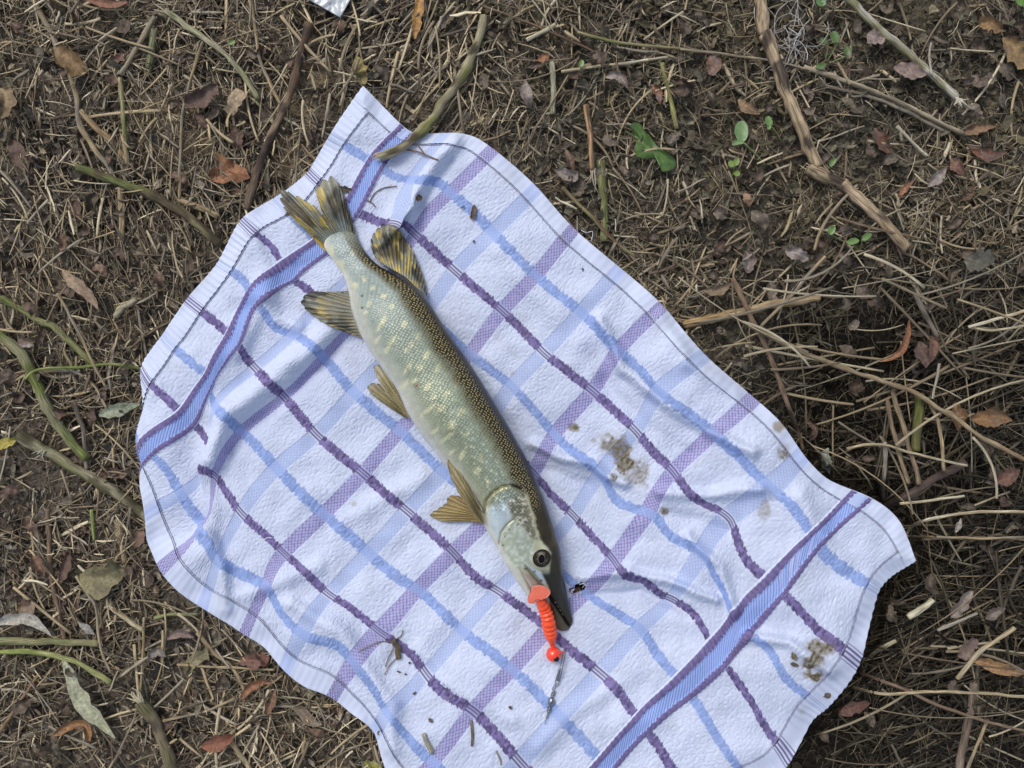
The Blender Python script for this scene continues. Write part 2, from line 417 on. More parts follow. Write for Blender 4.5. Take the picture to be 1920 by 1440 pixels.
WHITE = np.array([.60, .66, .82]); PURP = np.array([.135, .112, .235]); BLUE = np.array([.29, .39, .69]); LBLUE = np.array([.435, .515, .75]); LAV = np.array([.355, .37, .57])
CROSS = {2: 0, 3: 1, 4: 0, 5: 1, 6: 0, 7: 1, 8: 0, 9: 1, 10: 0}
def cross_info(u):
    k = np.rint(u); ok = (k >= 2) & (k <= 10)
    kind = (k.astype(int) % 2)                # 1 = purple, 0 = light blue
    half = np.where(kind == 1, .115, .125)
    flat = ok & (np.abs(u - k) < half)
    return flat, kind
def line_info(v):
    k = np.rint(v); ok = (k >= 0) & (k <= 8)
    return ok, k.astype(int) % 2, np.abs(v - k)   # odd = purple
STAINS = [(1150, 830, 40, 18, .75), (1165, 845, 24, 24, .9), (1172, 868, 22, 26, .85), (1195, 890, 26, 34, .5), (1150, 895, 10, 9, .6), (1076, 800, 16, 10, .7), (1462, 800, 14, 12, .8), (1468, 850, 14, 20, .55), (1245, 958, 10, 9, .7),
          (1540, 1215, 30, 18, .75), (1522, 1240, 26, 20, .8), (1526, 1264, 22, 15, 1.0), (1432, 955, 14, 22, .4), (1300, 560, 8, 5, .2), (1450, 930, 10, 14, .35), (1500, 1330, 10, 10, .3), (664, 945, 8, 7, .35), (960, 700, 6, 6, .3), (800, 880, 8, 8, .25)]
def stain(px, py):
    m = np.zeros(np.shape(px))
    n = fbm(px / 15., py / 15., 91, 4); n2 = fbm(px / 30., py / 30., 93, 3)
    for x, y, rx, ry, s in STAINS:
        q = np.exp(-(((px - x) / rx) ** 2 + ((py - y) / ry) ** 2))
        m = np.maximum(m, s * sst(.22, .75, q * (.05 + 1.9 * n)))
    m = np.maximum(m, .10 * sst(.62, .8, n2))
    return m

# --- terry cells (one loop of pile each)
DU, DV = 0.040, 0.060
def worley(u, v):
    gu = u / DU; gv = v / DV
    iu = np.floor(gu); iv = np.floor(gv)
    best = np.full(u.shape, 9.); cu = np.zeros(u.shape); cv = np.zeros(u.shape); rid = np.zeros(u.shape)
    for a in (-1, 0, 1):
        for b in (-1, 0, 1):
            x = iu + a; y = iv + b
            jx = x + .5 + .75 * (hsh(x, y, 3) - .5); jy = y + .5 + .75 * (hsh(x, y, 4) - .5)
            r = hsh(x, y, 5)
            an = (r - .5) * 1.5
            dx = gu - jx; dy = gv - jy
            c, s = np.cos(an), np.sin(an)
            d = np.hypot((dx * c + dy * s) * 1.25, (-dx * s + dy * c) * .85)
            k = d < best
            best = np.where(k, d, best); cu = np.where(k, jx * DU, cu); cv = np.where(k, jy * DV, cv); rid = np.where(k, r, rid)
    return best, cu, cv, rid

def towel_pattern(u, v, px, py):
    """colour and relief of the cloth at weave coordinates"""
    d, cu, cv, rid = worley(u, v)
    flat_c, kind = cross_info(cu)
    flat, kindf = cross_info(u)
    wob = .018 * (hsh(np.floor(u / DU), np.floor(v / DV), 9) - .5)
    # pile
    okl, odd, dl = line_info(cv * .5 + v * .5 + wob)
    c = np.broadcast_to(WHITE, u.shape + (3,)).copy()
    c *= (0.96 + .07 * rid)[..., None]
    c = np.where((okl & (odd == 1) & (dl < .086))[..., None], PURP * (0.70 + 1.2 * rid)[..., None], c)
    c = np.where((okl & (odd == 0) & (dl < .094))[..., None], BLUE * (0.85 + .3 * rid)[..., None], c)
    h = .00075 * np.sqrt(np.clip(1 - (d / .72) ** 2, 0, 1)) * (.75 + .5 * rid)
    # flat cross stripes
    okf, oddf, dlf = line_info(v)
    lat = np.abs(np.sin(u * np.pi / .062 + v * np.pi / .085)) * np.abs(np.sin(u * np.pi / .062 - v * np.pi / .085))
    lat = lat + .35 * (vn(u * 40, v * 30, 8) - .5)
    cp_ = mixc(np.broadcast_to(PURP * 1.9, u.shape + (3,)), LAV * 1.25, sst(.18, .45, lat))
    cb_ = mixc(np.broadcast_to(LBLUE * .93, u.shape + (3,)), LBLUE * 1.12, sst(.3, .6, lat))
    cf = np.where((kindf == 1)[..., None], cp_, cb_)
    thin = .5 + .5 * np.cos(dlf * 2 * np.pi / .055)
    inl = okf & (dlf < .095)
    lc = mixc(np.where((kindf == 1)[..., None], LAV * 1.2, WHITE * .95), PURP * 1.15, sst(.3, .6, thin))
    cf = np.where((inl & (oddf == 1))[..., None], lc, cf)
    cf = np.where((inl & (oddf == 0))[..., None], cf * .3 + BLUE * .78, cf)
    hf = .00022 * sst(.1, .6, lat)
    c = np.where(flat[..., None], cf, c)
    h = np.where(flat, hf, h)
    # ground of the bands and hems is flat
    fl2 = (np.abs(u - 1) < .185) | (np.abs(u - 11) < .185) | (u < UL + HEM_L) | (u > UR - HEM_R) | (v < VT + HEM_V) | (v > VB - HEM_V)
    h = np.where(fl2, 0.0, h)
    s = stain(px, py)
    grain = np.where(flat, .7, .25 + 1.5 * rid * rid + .3 * hsh(np.floor(u / .02), np.floor(v / .03), 77))
    c = mixc(c, np.array([.27, .20, .075]), np.clip(s * np.where(flat, .2 + .9 * sst(.4, .7, fbm(px / 4., py / 4., 95, 2)), .75), 0, .8))
    c = mixc(c, np.array([.10, .078, .028]), np.clip((s - .25) * grain * 1.3, 0, .9))
    return c, h

NU, NV = 1010, 665
uu, vv = np.meshgrid(np.linspace(UL, UR, NU), np.linspace(VT, VB, NV), indexing='ij')
tx, ty, tz = towel_surface(uu, vv)
tcol, th = towel_pattern(uu, vv, tx, ty)
# mask of the towel in photograph pixels (for keeping litter out of it)
MS = 4; MX0, MY0 = -400, -400; MW, MH = 2720 // MS, 2240 // MS
tmask = np.zeros((MW, MH), bool)
ii = ((tx - MX0) / MS).astype(int); jj = ((ty - MY0) / MS).astype(int)
okm = (ii >= 0) & (ii < MW) & (jj >= 0) & (jj < MH)
tmask[ii[okm], jj[okm]] = True
def dil(m, n):
    for _ in range(n):
        q = m.copy(); q[1:] |= m[:-1]; q[:-1] |= m[1:]; q[:, 1:] |= m[:, :-1]; q[:, :-1] |= m[:, 1:]; m = q
    return m
tmask = ~dil(~dil(tmask, 2), 2)
tmask_in = ~dil(~tmask, 12)          # about 48 px inside the edge
tmask_in0 = ~dil(~tmask, 4)
tmask_out = dil(tmask, 6)
def in_mask(m, px, py):
    i = np.clip(((np.asarray(px) - MX0) / MS).astype(int), 0, MW - 1); j = np.clip(((np.asarray(py) - MY0) / MS).astype(int), 0, MH - 1)
    return m[i, j]

# surface lookup by pixel (highest layer)
tzmap = np.full((MW, MH), -1.0)
np.maximum.at(tzmap, (ii[okm], jj[okm]), (tz + th)[okm])
for _ in range(3):
    e = tzmap.copy()
    for s in ((1, 0), (-1, 0), (0, 1), (0, -1)):
        r = np.roll(tzmap, s, (0, 1)); e = np.where((tzmap < -.5) & (r > -.5), r, e)
    tzmap = e
def Ztop(px, py):
    """height of whatever carries a thing at this pixel: the towel, else the litter"""
    z = in_mask(tzmap, px, py)
    return np.where(z > -.5, z, Glarge(px, py) + .008)

# surface normal displacement of the pile, skirt for the edge thickness, a torn hole
V = W(tx, ty, tz)
du_ = np.gradient(V, axis=0); dv_ = np.gradient(V, axis=1)
N = np.cross(dv_, du_); N /= np.linalg.norm(N, axis=2, keepdims=True) + 1e-12
N *= np.sign(np.where(np.abs(N[..., 2:3]) > .05, N[..., 2:3], 1))
V = V + N * th[..., None]
Vp = np.pad(V, ((1, 1), (1, 1), (0, 0)), mode='edge')
Cp = np.pad(tcol, ((1, 1), (1, 1), (0, 0)), mode='edge')
bd = np.ones(Vp.shape[:2], bool); bd[1:-1, 1:-1] = False
Vp[..., 2] -= np.where(bd, .0035, 0)
F = gridF(NU + 2, NV + 2)
hx, hy = np.pad(tx, 1, mode='edge').ravel(), np.pad(ty, 1, mode='edge').ravel()
rot = math.radians(-24); qx = (hx - 1084) * math.cos(rot) + (hy - 1102) * math.sin(rot); qy = -(hx - 1084) * math.sin(rot) + (hy - 1102) * math.cos(rot)
hole = (qx / 15.5) ** 2 + (qy / 7.5) ** 2 + 1.0 * (fbm(hx / 6., hy / 6., 55, 2) - .5) < 1
F = F[~hole[F].any(1)]
towel = mk('tea_towel', Vp, F, M_terry, Cp.reshape(-1, 3))
tag(towel, 'white terry tea towel with blue and purple checks spread on the ground', 'towel')

# --- woven bands near both ends, hems and their stitching: parts lying on the cloth
def strip_on_towel(name, U, Vv, hfun, cfun, mat):
    x, y, z = towel_surface(U, Vv)
    P = W(x, y, z)
    a = np.gradient(P, axis=0); b = np.gradient(P, axis=1)
    n = np.cross(b, a); n /= np.linalg.norm(n, axis=2, keepdims=True) + 1e-12
    n *= np.sign(np.where(np.abs(n[..., 2:3]) > .05, n[..., 2:3], 1))
    P = P + n * hfun(U, Vv)[..., None]
    c = cfun(U, Vv, x, y)
    s = stain(x, y)
    c = mixc(c, np.array([.24, .18, .075]), np.clip(s * .9, 0, .9))
    return mk(name, P, gridF(*U.shape), mat, c.reshape(-1, 3), towel)

for u0 in (1.0, 11.0):
    n = 820
    U, Vv = np.meshgrid(np.linspace(u0 - .20, u0 + .20, 48), np.linspace(VT + .02, VB - .02, n), indexing='ij')
    def bh(U, Vv, u0=u0):
        q = (U - u0)
        edge = np.abs(q) > .075
        cord = np.abs(np.sin((Vv * 14 - q * 22) * np.pi / 1.0))
        loop = np.abs(np.sin(Vv * np.pi / .115 + (q > 0) * 1.3))
        prof = np.sqrt(np.clip(1 - ((np.abs(q) - .135) / .062) ** 2, 0, 1))
        return np.where(edge, .0004 + (.0010 + .0013 * loop) * prof, .0007 + .0006 * cord)
    def bc(U, Vv, x, y, u0=u0):
        q = U - u0
        w = .024 * np.abs(np.sin(Vv * np.pi / .115)) * np.sign(q) + .015 * (vn(Vv * 30, U * 30, 3) - .5)
        edge = np.abs(q - w) > .078
        cord = np.abs(np.sin((Vv * 14 - q * 22) * np.pi))
        base = mixc(np.broadcast_to(np.array([.36, .47, .84]), U.shape + (3,)), np.array([.13, .22, .52]), 1 - sst(.15, .7, cord))
        base = mixc(base, np.array([.60, .60, .80]), (u0 > 5) * np.exp(-((Vv - .35) / .5) ** 2) * .75 * sst(.4, .6, vn(Vv * 14 - q * 22, Vv * 0, 4)))
        p = PURP * 1.25
        c = np.where(edge[..., None], p * (.8 + .5 * vn(Vv * 26, U * 40, 6))[..., None], base)
        return np.where((np.abs(q) > .176)[..., None], WHITE, c)
    strip_on_towel('woven_band', U, Vv, bh, bc, M_weave)

def hem_h(U, Vv):
    e = edge_dist(U, Vv)
    ripple = np.where(np.minimum(U - UL, UR - U) * 1.15 < np.minimum(Vv - VT, VB - Vv), .0009, .00025) * np.sin(np.where(np.minimum(U - UL, UR - U) * 1.15 < np.minimum(Vv - VT, VB - Vv), Vv, U) * 2 * np.pi / .13 + 3 * vn(U * 1.5, Vv * 1.5, 5))
    return .0011 * sst(0, .05, e + .02) + ripple * .5 + .0004
def hem_c(U, Vv, x, y):
    c = np.broadcast_to(WHITE * 1.03, U.shape + (3,)).copy()
    f, k = cross_info(U)
    lat = np.abs(np.sin(U * np.pi / .05 + Vv * np.pi / .07)) * np.abs(np.sin(U * np.pi / .05 - Vv * np.pi / .07))
    longside = (np.minimum(Vv - VT, VB - Vv) < HEM_V)
    c = np.where((longside & f & (k == 1))[..., None], mixc(np.broadcast_to(PURP * 1.5, c.shape), LAV * 1.3, sst(.2, .5, lat)), c)
    c = np.where((longside & f & (k == 0))[..., None], LBLUE * 1.1, c)
    okl, odd, dl = line_info(Vv)
    ends = ~longside & okl & (dl < .12)
    thin = .5 + .5 * np.cos(dl * 2 * np.pi / .062)
    c = np.where((ends & (odd == 1))[..., None], mixc(c, PURP * 1.2, sst(.35, .6, thin)), c)
    c = np.where((ends & (odd == 0))[..., None], mixc(c, LBLUE, sst(.3, .6, thin) * .85), c)
    for u0 in (1., 11.):
        q = np.abs(U - u0)
        c = np.where((longside & (q < .105))[..., None], LBLUE * 1.15, c)
        c = np.where((longside & (q > .105) & (q < .17))[..., None], mixc(np.broadcast_to(PURP * 1.7, c.shape), LAV, sst(.3, .6, lat)), c)
    return c
EPS = .012
for (a0, a1, b0, b1, nu, nv) in [(UL + EPS, UR - EPS, VT + EPS, VT + HEM_V, 900, 16), (UL + EPS, UR - EPS, VB - HEM_V, VB - EPS, 900, 16),
                                 (UL + EPS, UL + HEM_L, VT + HEM_V + .01, VB - HEM_V - .01, 18, 640), (UR - HEM_R, UR - EPS, VT + HEM_V + .01, VB - HEM_V - .01, 18, 640)]:
    U, Vv = np.meshgrid(np.linspace(a0, a1, nu), np.linspace(b0, b1, nv), indexing='ij')
    strip_on_towel('hem', U, Vv, hem_h, hem_c, M_weave)
def stitch(us, vs):
    x, y, z = towel_surface(us, vs)
    k = np.arange(len(us))
    P = W(x, y, z + .0011 + .00035 * np.sin(k * 1.6))
    tube_obj('stitching', P, .00035, M_weave, lambda t, a: np.broadcast_to(np.array([.30, .30, .40]), (len(t), 3)), towel, 4)
n = 900
stitch(np.linspace(UL + HEM_L, UR - HEM_R, n), np.full(n, VT + HEM_V + .012))
stitch(np.linspace(UL + HEM_L, UR - HEM_R, n), np.full(n, VB - HEM_V - .012))
stitch(np.full(600, UL + HEM_L + .012), np.linspace(VT + HEM_V, VB - HEM_V, 600))
stitch(np.full(600, UR - HEM_R - .012), np.linspace(VT + HEM_V, VB - HEM_V, 600))
# frayed threads round the hole and loose threads on the edge
def thread(pts, r, c, name='loose_thread', lift=.0012):
    q = resample(pts, 14); z = Ztop(q[:, 0], q[:, 1]) + lift + .0012 * np.sin(np.linspace(0, 3.1, 14))
    tube_obj(name, W(q[:, 0], q[:, 1], z), r, M_weave, lambda t, a: np.broadcast_to(np.array(c), (len(t), 3)), towel, 4)
rr = random.Random(3)
for k in range(26):
    a = rr.uniform(0, 2 * math.pi); cx = 1084 + 15 * math.cos(a); cy = 1103 + 9 * math.sin(a) - 4 * math.cos(a)
    dx, dy = rr.uniform(-9, 9), rr.uniform(-7, 7)
    thread([(cx, cy), (cx + dx * .5 + rr.uniform(-3, 3), cy + dy * .5 + rr.uniform(-3, 3)), (cx + dx, cy + dy)], rr.uniform(.0002, .0004), rr.choice([(.75, .76, .85), (.75, .76, .85), (.30, .24, .45)]))
thread([(1090, 432), (1100, 436), (1111, 434), (1110, 446), (1108, 452)], .0003, (.75, .76, .82))
thread([(495, 1012), (502, 1008), (511, 1009)], .0004, (.78, .79, .88))
thread([(672, 1430), (690, 1428), (720, 1436)], .0002, (.4, .4, .42))

# ------------------------------------------------------------------ the pike
STN = [  # belly edge, back edge (photograph pixels), tail to snout
    ((609, 443), (655, 428)), ((605, 462), (667, 440)), ((629, 494), (681, 468)), ((646, 519), (704, 495)), ((655, 550), (742, 516)), ((660, 585), (783, 541)), ((675, 625), (808, 572)),
    ((696, 662), (830, 608)), ((720, 695), (855, 645)), ((745, 730), (882, 683)), ((765, 775), (910, 727)), ((790, 816), (935, 768)), ((815, 845), (957, 805)), ((842, 882), (978, 842)),
    ((866, 920), (997, 880)), ((889, 956), (1013, 917)), ((907, 984), (1025, 950)), ((921, 1009), (1035, 980)), ((934, 1031), (1044, 1008)), ((947, 1056), (1052, 1036)), ((961, 1079), (1054, 1066)),
    ((979, 1104), (1059, 1091)), ((998, 1128), (1064, 1118)), ((1018, 1152), (1069, 1141)), ((1040, 1175), (1074, 1160)), ((1057, 1188), (1075, 1172))]
SA = np.array(STN, float)
cen = SA.mean(1)
Lc = np.r_[0, np.cumsum(np.linalg.norm(np.diff(cen, axis=0), axis=1))]
NS, NT = 560, 156
sL = np.linspace(0, Lc[-1], NS)
def smooth_interp(col_):
    y = np.interp(sL, Lc, col_)
    k = np.ones(17) / 17
    yp = np.r_[2 * y[0] - y[8:0:-1], y, 2 * y[-1] - y[-2:-10:-1]]
    return np.convolve(yp, k, 'valid')
LX, LY = smooth_interp(SA[:, 0, 0]), smooth_interp(SA[:, 0, 1]); RX, RY = smooth_interp(SA[:, 1, 0]), smooth_interp(SA[:, 1, 1])
CXp, CYp = (LX + RX) / 2, (LY + RY) / 2
HWp = np.hypot(RX - LX, RY - LY) / 2
sN = sL / Lc[-1]
thick = np.interp(sN, [0, .05, .15, .35, .6, .75, .85, .93, 1], [.30, .50, .66, .74, .76, .74, .72, .62, .45])   # half thickness / half width
# rest height: towel surface along the axis, smoothed
rest = np.max([Ztow(CXp + a * (RX - LX) * .3, CYp + a * (RY - LY) * .3) for a in (-1, -.5, 0, .5, 1)], axis=0)
k = np.ones(61) / 61
rest = np.convolve(np.r_[np.full(30, rest[0]), rest, np.full(30, rest[-1])], k, 'valid') - .0015
halfw = HWp * S * (H - .045) / H
bz = thick * halfw
czf = rest + bz
Cw = W(CXp, CYp, czf); Rw = W(RX, RY, czf)
side = Rw - Cw
# round off both ends
taper = np.ones(NS)
e1 = sL / 14.; taper = np.where(e1 < 1, np.sqrt(np.clip(1 - (1 - e1) ** 2, 0.0004, 1)), taper)
e2 = (Lc[-1] - sL) / 11.; taper = np.where(e2 < 1, np.sqrt(np.clip(1 - (1 - e2) ** 2, 0.0004, 1)), taper)
thv = np.arange(NT) * 2 * np.pi / NT
cth, sth = np.cos(thv), np.sin(thv)
lat = np.sign(cth) * np.abs(cth) ** .92; ver = np.sign(sth) * np.abs(sth) ** .95
FV = Cw[:, None, :] + side[:, None, :] * (taper[:, None] * lat[None])[..., None]
FV[..., 2] += (bz * taper)[:, None] * ver[None]
def topx(P):
    kk = S * (H - P[..., 2]) / H
    return P[..., 0] / kk + 960, -P[..., 1] / kk + 720
fpx, fpy = topx(FV)
up = sst(.0, .35, np.broadcast_to(ver, fpx.shape))
GILL = [(980, 917), (958, 910), (940, 913), (922, 925), (911, 940), (906, 962), (911, 985), (921, 1005), (934, 1030)]
MOUTH = [(1078, 1181), (1066, 1172), (1057, 1158), (1042, 1135), (1028, 1116), (1012, 1097), (998, 1082), (986, 1068)]
GRV = [(GILL, 2.4, .0034), ([(962, 974), (949, 984), (938, 1000), (934, 1022)], 2.0, .0011), (MOUTH, 2.6, .0036), ([(985, 1058), (1000, 1074), (1016, 1092)], 2.0, .0011), ([(972, 1066), (988, 1094), (1008, 1128)], 2.2, .0010),
       ([(956, 918), (953, 945), (960, 972)], 1.6, .0005), ([(1004, 1068), (1014, 1072), (1025, 1071)], 2.0, .0010), ([(1000, 1015), (992, 1040), (996, 1062)], 2.0, .0006), ([(990, 905), (1000, 960), (1012, 1015)], 2.5, .0006)]
disp = np.zeros(fpx.shape)
for pts, sg, dpt in GRV:
    disp -= dpt * np.exp(-(segdist(fpx, fpy, pts) / sg) ** 2) * up
for x, y, rx, ry, hgt in [(938, 965, 20, 34, .0016), (968, 1010, 22, 26, .0012), (1030, 1000, 14, 40, .0008), (1015, 1045, 22, 22, .0022), (1046, 1100, 8, 40, .0012)]:
    disp += hgt * np.exp(-((fpx - x) / rx) ** 2 - ((fpy - y) / ry) ** 2) * up
disp += .0005 * (fbm(fpx / 18., fpy / 18., 71, 3) - .5) * up
nrm = np.cross(np.gradient(FV, axis=0), np.roll(FV, -1, 1) - np.roll(FV, 1, 1))
nrm /= np.linalg.norm(nrm, axis=2, keepdims=True) + 1e-12
nrm *= np.sign((nrm * (FV - Cw[:, None, :])).sum(-1, keepdims=True) + 1e-15)
FV = FV + nrm * disp[..., None]
FV[..., 2] = np.maximum(FV[..., 2], rest[:, None] - .001)
# --- skin colours
q = np.broadcast_to(lat, fpx.shape) + 0.0           # -1 belly .. 1 back
s2 = np.broadcast_to(sN[:, None], fpx.shape)
n1 = fbm(fpx / 26., fpy / 26., 81, 4); n2 = fbm(fpx / 9., fpy / 9., 83, 3)
qn = q + .10 * (n1 - .5)
C = np.broadcast_to(np.array([.31, .35, .275]), fpx.shape + (3,)).copy()
C = mixc(C, [.335, .40, .40], sst(.5, .15, s2) * .8)                       # bluish towards the tail
C = mixc(C, [.35, .345, .21], sst(.55, .72, s2) * sst(-.1, -.6, qn) * .6)
C = mixc(C, [.40, .46, .40], sst(.3, .5, s2) * sst(.86, .7, s2) * np.exp(-((qn - .12) / .22) ** 2) * .8)
C = mixc(C, [.52, .53, .44], sst(-.45, -.78, qn) * .75)
C = mixc(C, [.66, .66, .60], sst(-.74, -.95, qn) * .85)
C = mixc(C, [.20, .21, .15], sst(.32, .5, qn) * .8)
backm = sst(.34, .68, qn + .22 * (n2 - .5) + .30 * (fbm(fpx / 24. + fpy / 60., fpy / 40., 89, 2) - .5) * sst(.85, .4, q)) * sst(.01, .09, s2)
C = mixc(C, [.036, .032, .017], backm)
C = mixc(C, [.030, .032, .036], sst(.72, .9, q) * sst(.25, .5, s2))
SPOT = [(713, 610, 60, 14, 4), (732, 644, 62, 17, 4), (759, 606, 60, 5, 5), (771, 646, 60, 6, 5), (784, 631, 60, 8, 4), (800, 665, 60, 9, 4), (819, 690, 60, 8, 6), (764, 692, 65, 12, 4), (761, 657, 60, 5, 4), (801, 725, 80, 10, 4), (830, 673, 60, 8, 4),
        (838, 737, 80, 8, 4), (827, 765, 80, 8, 6), (796, 773, 85, 22, 4), (815, 808, 80, 10, 4), (846, 798, 70, 9, 6), (838, 821, 80, 18, 4), (865, 773, 70, 8, 6), (867, 852, 55, 15, 4), (902, 858, 60, 9, 5), (894, 885, 60, 12, 5), (638, 497, 45, 9, 7), (683, 522, 60, 5, 6),
        (665, 536, 60, 7, 6), (619, 472, 45, 10, 6), (719, 554, 65, 6, 5), (693, 569, 65, 8, 4), (686, 586, 65, 6, 4), (716, 605, 62, 14, 4), (758, 608, 60, 6, 4), (736, 638, 65, 10, 4), (727, 655, 65, 9, 4), (661, 474, 60, 5, 4), (706, 640, 65, 12, 3), (757, 722, 70, 12, 5),
        (775, 715, 75, 7, 4), (859, 720, 70, 7, 5), (876, 812, 70, 8, 4), (884, 740, 70, 6, 5), (851, 905, 60, 9, 3), (880, 925, 60, 9, 4), (915, 905, 60, 6, 4), (809, 635, 60, 6, 4), (845, 850, 80, 12, 3), (700, 540, 60, 5, 4), (735, 575, 60, 5, 5), (787, 690, 65, 6, 5), (812, 745, 75, 6, 4)]
sm = np.zeros(fpx.shape)
for x, y, a, l, w in SPOT:
    a = math.radians(a + 60)
    dx, dy = fpx - x, fpy - y
    uu_ = dx * math.cos(a) + dy * math.sin(a); vv_ = -dx * math.sin(a) + dy * math.cos(a)
    sm = np.maximum(sm, np.exp(-(uu_ / (l * 1.25)) ** 2 - (vv_ / (w * 1.25)) ** 2))
sm = sst(.25, .85, sm * (.25 + 1.0 * n2 + .5 * fbm(fpx / 5., fpy / 5., 88, 2))) * up
C = mixc(C, [.60, .60, .42], sm * .85 * sst(.5, .3, q))
# head
hd = sst(.675, .69, s2)
def blob(x, y, rx, ry, a=0.0):
    a = math.radians(a); dx, dy = fpx - x, fpy - y
    return np.exp(-((dx * math.cos(a) + dy * math.sin(a)) / rx) ** 2 - ((-dx * math.sin(a) + dy * math.cos(a)) / ry) ** 2) * up
behind = segdist(fpx, fpy, [(906, 962), (911, 940), (922, 925), (940, 913), (975, 914)])
C = mixc(C, [.40, .40, .26], sst(10, 3, behind) * up * sst(.5, .1, q))
def pmask(poly, soft=2.0):
    """soft inside-mask of a traced outline on the upper side"""
    ins = np.zeros(fpx.shape, bool); n_ = len(poly)
    for i_ in range(n_):
        (x0, y0), (x1, y1) = poly[i_], poly[(i_ + 1) % n_]
        cnd = ((y0 > fpy) != (y1 > fpy)) & (fpx < (x1 - x0) * (fpy - y0) / (y1 - y0 + 1e-9) + x0)
        ins ^= cnd
    d_ = segdist(fpx, fpy, list(poly) + [poly[0]])
    return sst(-soft, soft, np.where(ins, d_, -d_)) * up
def pline(pts, w_):
    return np.exp(-(segdist(fpx, fpy, pts) / w_) ** 2) * up
n3 = fbm(fpx / 5., fpy / 5., 87, 3)
Chead = np.broadcast_to(np.array([.50, .51, .36]), fpx.shape + (3,)).copy()
Chead = mixc(Chead, [.66, .66, .57], sst(-.45, -.85, qn))
CRES = [(912, 945), (920, 935), (918, 960), (921, 985), (929, 1008), (937, 1030), (930, 1024), (919, 1006), (911, 985), (908, 962)]
OPER = [(921, 934), (932, 925), (945, 920), (955, 921), (954, 948), (961, 972), (951, 979), (940, 993), (934, 1010), (926, 1000), (920, 982), (917, 958)]
SCAL = [(957, 918), (977, 916), (988, 938), (999, 975), (1008, 1012), (996, 1010), (984, 990), (964, 973), (956, 948)]
CHEEK = [(962, 976), (982, 990), (996, 1010), (1001, 1030), (998, 1050), (990, 1062), (975, 1068), (957, 1052), (944, 1032), (938, 1010), (950, 986)]
INFRA = [(991, 1062), (1001, 1063), (1012, 1072), (1025, 1075), (1028, 1088), (1020, 1096), (1006, 1083)]
JAW = [(976, 1070), (1000, 1084), (1022, 1112), (1046, 1146), (1056, 1164), (1040, 1160), (1012, 1132), (990, 1104)]
Chead = mixc(Chead, [.78, .79, .68], pmask(CRES, 1.6))
Chead = mixc(Chead, [.60, .72, .76], pmask(OPER, 1.8) * (.75 + .3 * n2))
Chead = mixc(Chead, [.78, .80, .74], pline([(950, 925), (949, 948), (955, 970)], 3) * .6)
Chead = mixc(Chead, [.55, .62, .50], pmask(CHEEK, 3) * .9)
Chead = mixc(Chead, [.74, .80, .72], pmask(CHEEK, 4) * sst(.56, .72, n3) * .8)
Chead = mixc(Chead, [.33, .34, .20], pmask(CHEEK, 4) * sst(.55, .35, n3) * .35)
Chead = mixc(Chead, [.17, .17, .12], pmask(SCAL, 2.5) * .9)
Chead = mixc(Chead, [.62, .60, .48], pmask(SCAL, 2) * sst(.56, .66, n3))
Chead = mixc(Chead, [.58, .68, .72], pmask(INFRA, 1.8) * .95)
Chead = mixc(Chead, [.40, .29, .24], pmask(JAW, 2.5) * (.6 + .5 * n3))
Chead = mixc(Chead, [.62, .58, .48], pline([(982, 1078), (1002, 1108), (1030, 1140)], 2.0) * .6)
Chead = mixc(Chead, [.12, .10, .07], pline([(962, 975), (950, 983), (939, 998), (934, 1022)], 1.5) * .75)
Chead = mixc(Chead, [.12, .10, .07], pline([(956, 919), (954, 946), (962, 973)], 1.3) * .6)
Chead = mixc(Chead, [.14, .11, .08], pline([(984, 1060), (1000, 1075), (1014, 1092), (1030, 1114)], 1.7) * .8)
Chead = mixc(Chead, [.20, .17, .12], pline([(973, 1066), (988, 1094), (1008, 1128)], 1.5) * .6)
topd = sst(-3, 3, fpx - np.interp(fpy, [890, 920, 960, 1010, 1035, 1065], [973, 988, 1000, 1012, 1031, 1030]) - 4 * (n2 - .5))
Chead = mixc(Chead, np.array([.040, .033, .018]), topd)
Chead = mixc(Chead, [.11, .085, .04], topd * sst(.55, .7, n1) * .6)
rightm = sst(-2.5, 2.5, (fpx - np.interp(fpy, [1060, 1098, 1135, 1172], [1008, 1027, 1045, 1068])))
Chead = mixc(Chead, [.030, .029, .022], rightm * sst(1064, 1080, fpy))
Chead = mixc(Chead, [.13, .105, .065], (1 - rightm) * sst(1128, 1168, fpy) * .85)
C = mixc(C, Chead, hd * sst(-2, 2, (fpx - np.interp(fpy, [905, 913, 925, 940, 962, 985, 1030], [985, 945, 924, 912, 906, 910, 934]))))
C = mixc(C, [.014, .008, .007], pline(MOUTH[:5], 3.2))
C = mixc(C, [.05, .03, .025], pline(MOUTH[4:], 1.6) * .8)
C = mixc(C, [.025, .015, .012], np.exp(-(segdist(fpx, fpy, [(981, 916), (962, 910)]) / 3.2) ** 2) * up)
for x, y, r in [(955, 992, 1.8), (971, 983, 2.0), (985, 979, 2.4), (1002, 1072, 2), (1015, 1089, 2.2), (943, 1022, 1.8), (1018, 1009, 4.0), (947, 905 + 100, 1.4), (679, 555, 2.2), (679, 577, 2.2)]:
    C = mixc(C, [.02, .018, .016], np.exp(-(((fpx - x) ** 2 + (fpy - y) ** 2) / r ** 2) ** 1.5) * up)
C = mixc(C, [.28, .13, .08], blob(781, 724, 4, 4))
C *= (.86 + .28 * n2)[..., None]
C = mixc(C, C * np.array([.93, .93, .82]), sst(-.8, -.3, q) * sst(.72, .60, s2) * sst(.0, .35, s2))
dots = np.clip(backm * sst(.95, .80, q) * sst(.735, .70, s2), 0, 1) + np.clip(blob(1000, 975, 7, 50, -14), 0, 1) * .5
scl = sst(.72, .69, s2) * (.35 + .65 * sst(-.75, -.2, q)) + .9 * pmask(SCAL, 3)
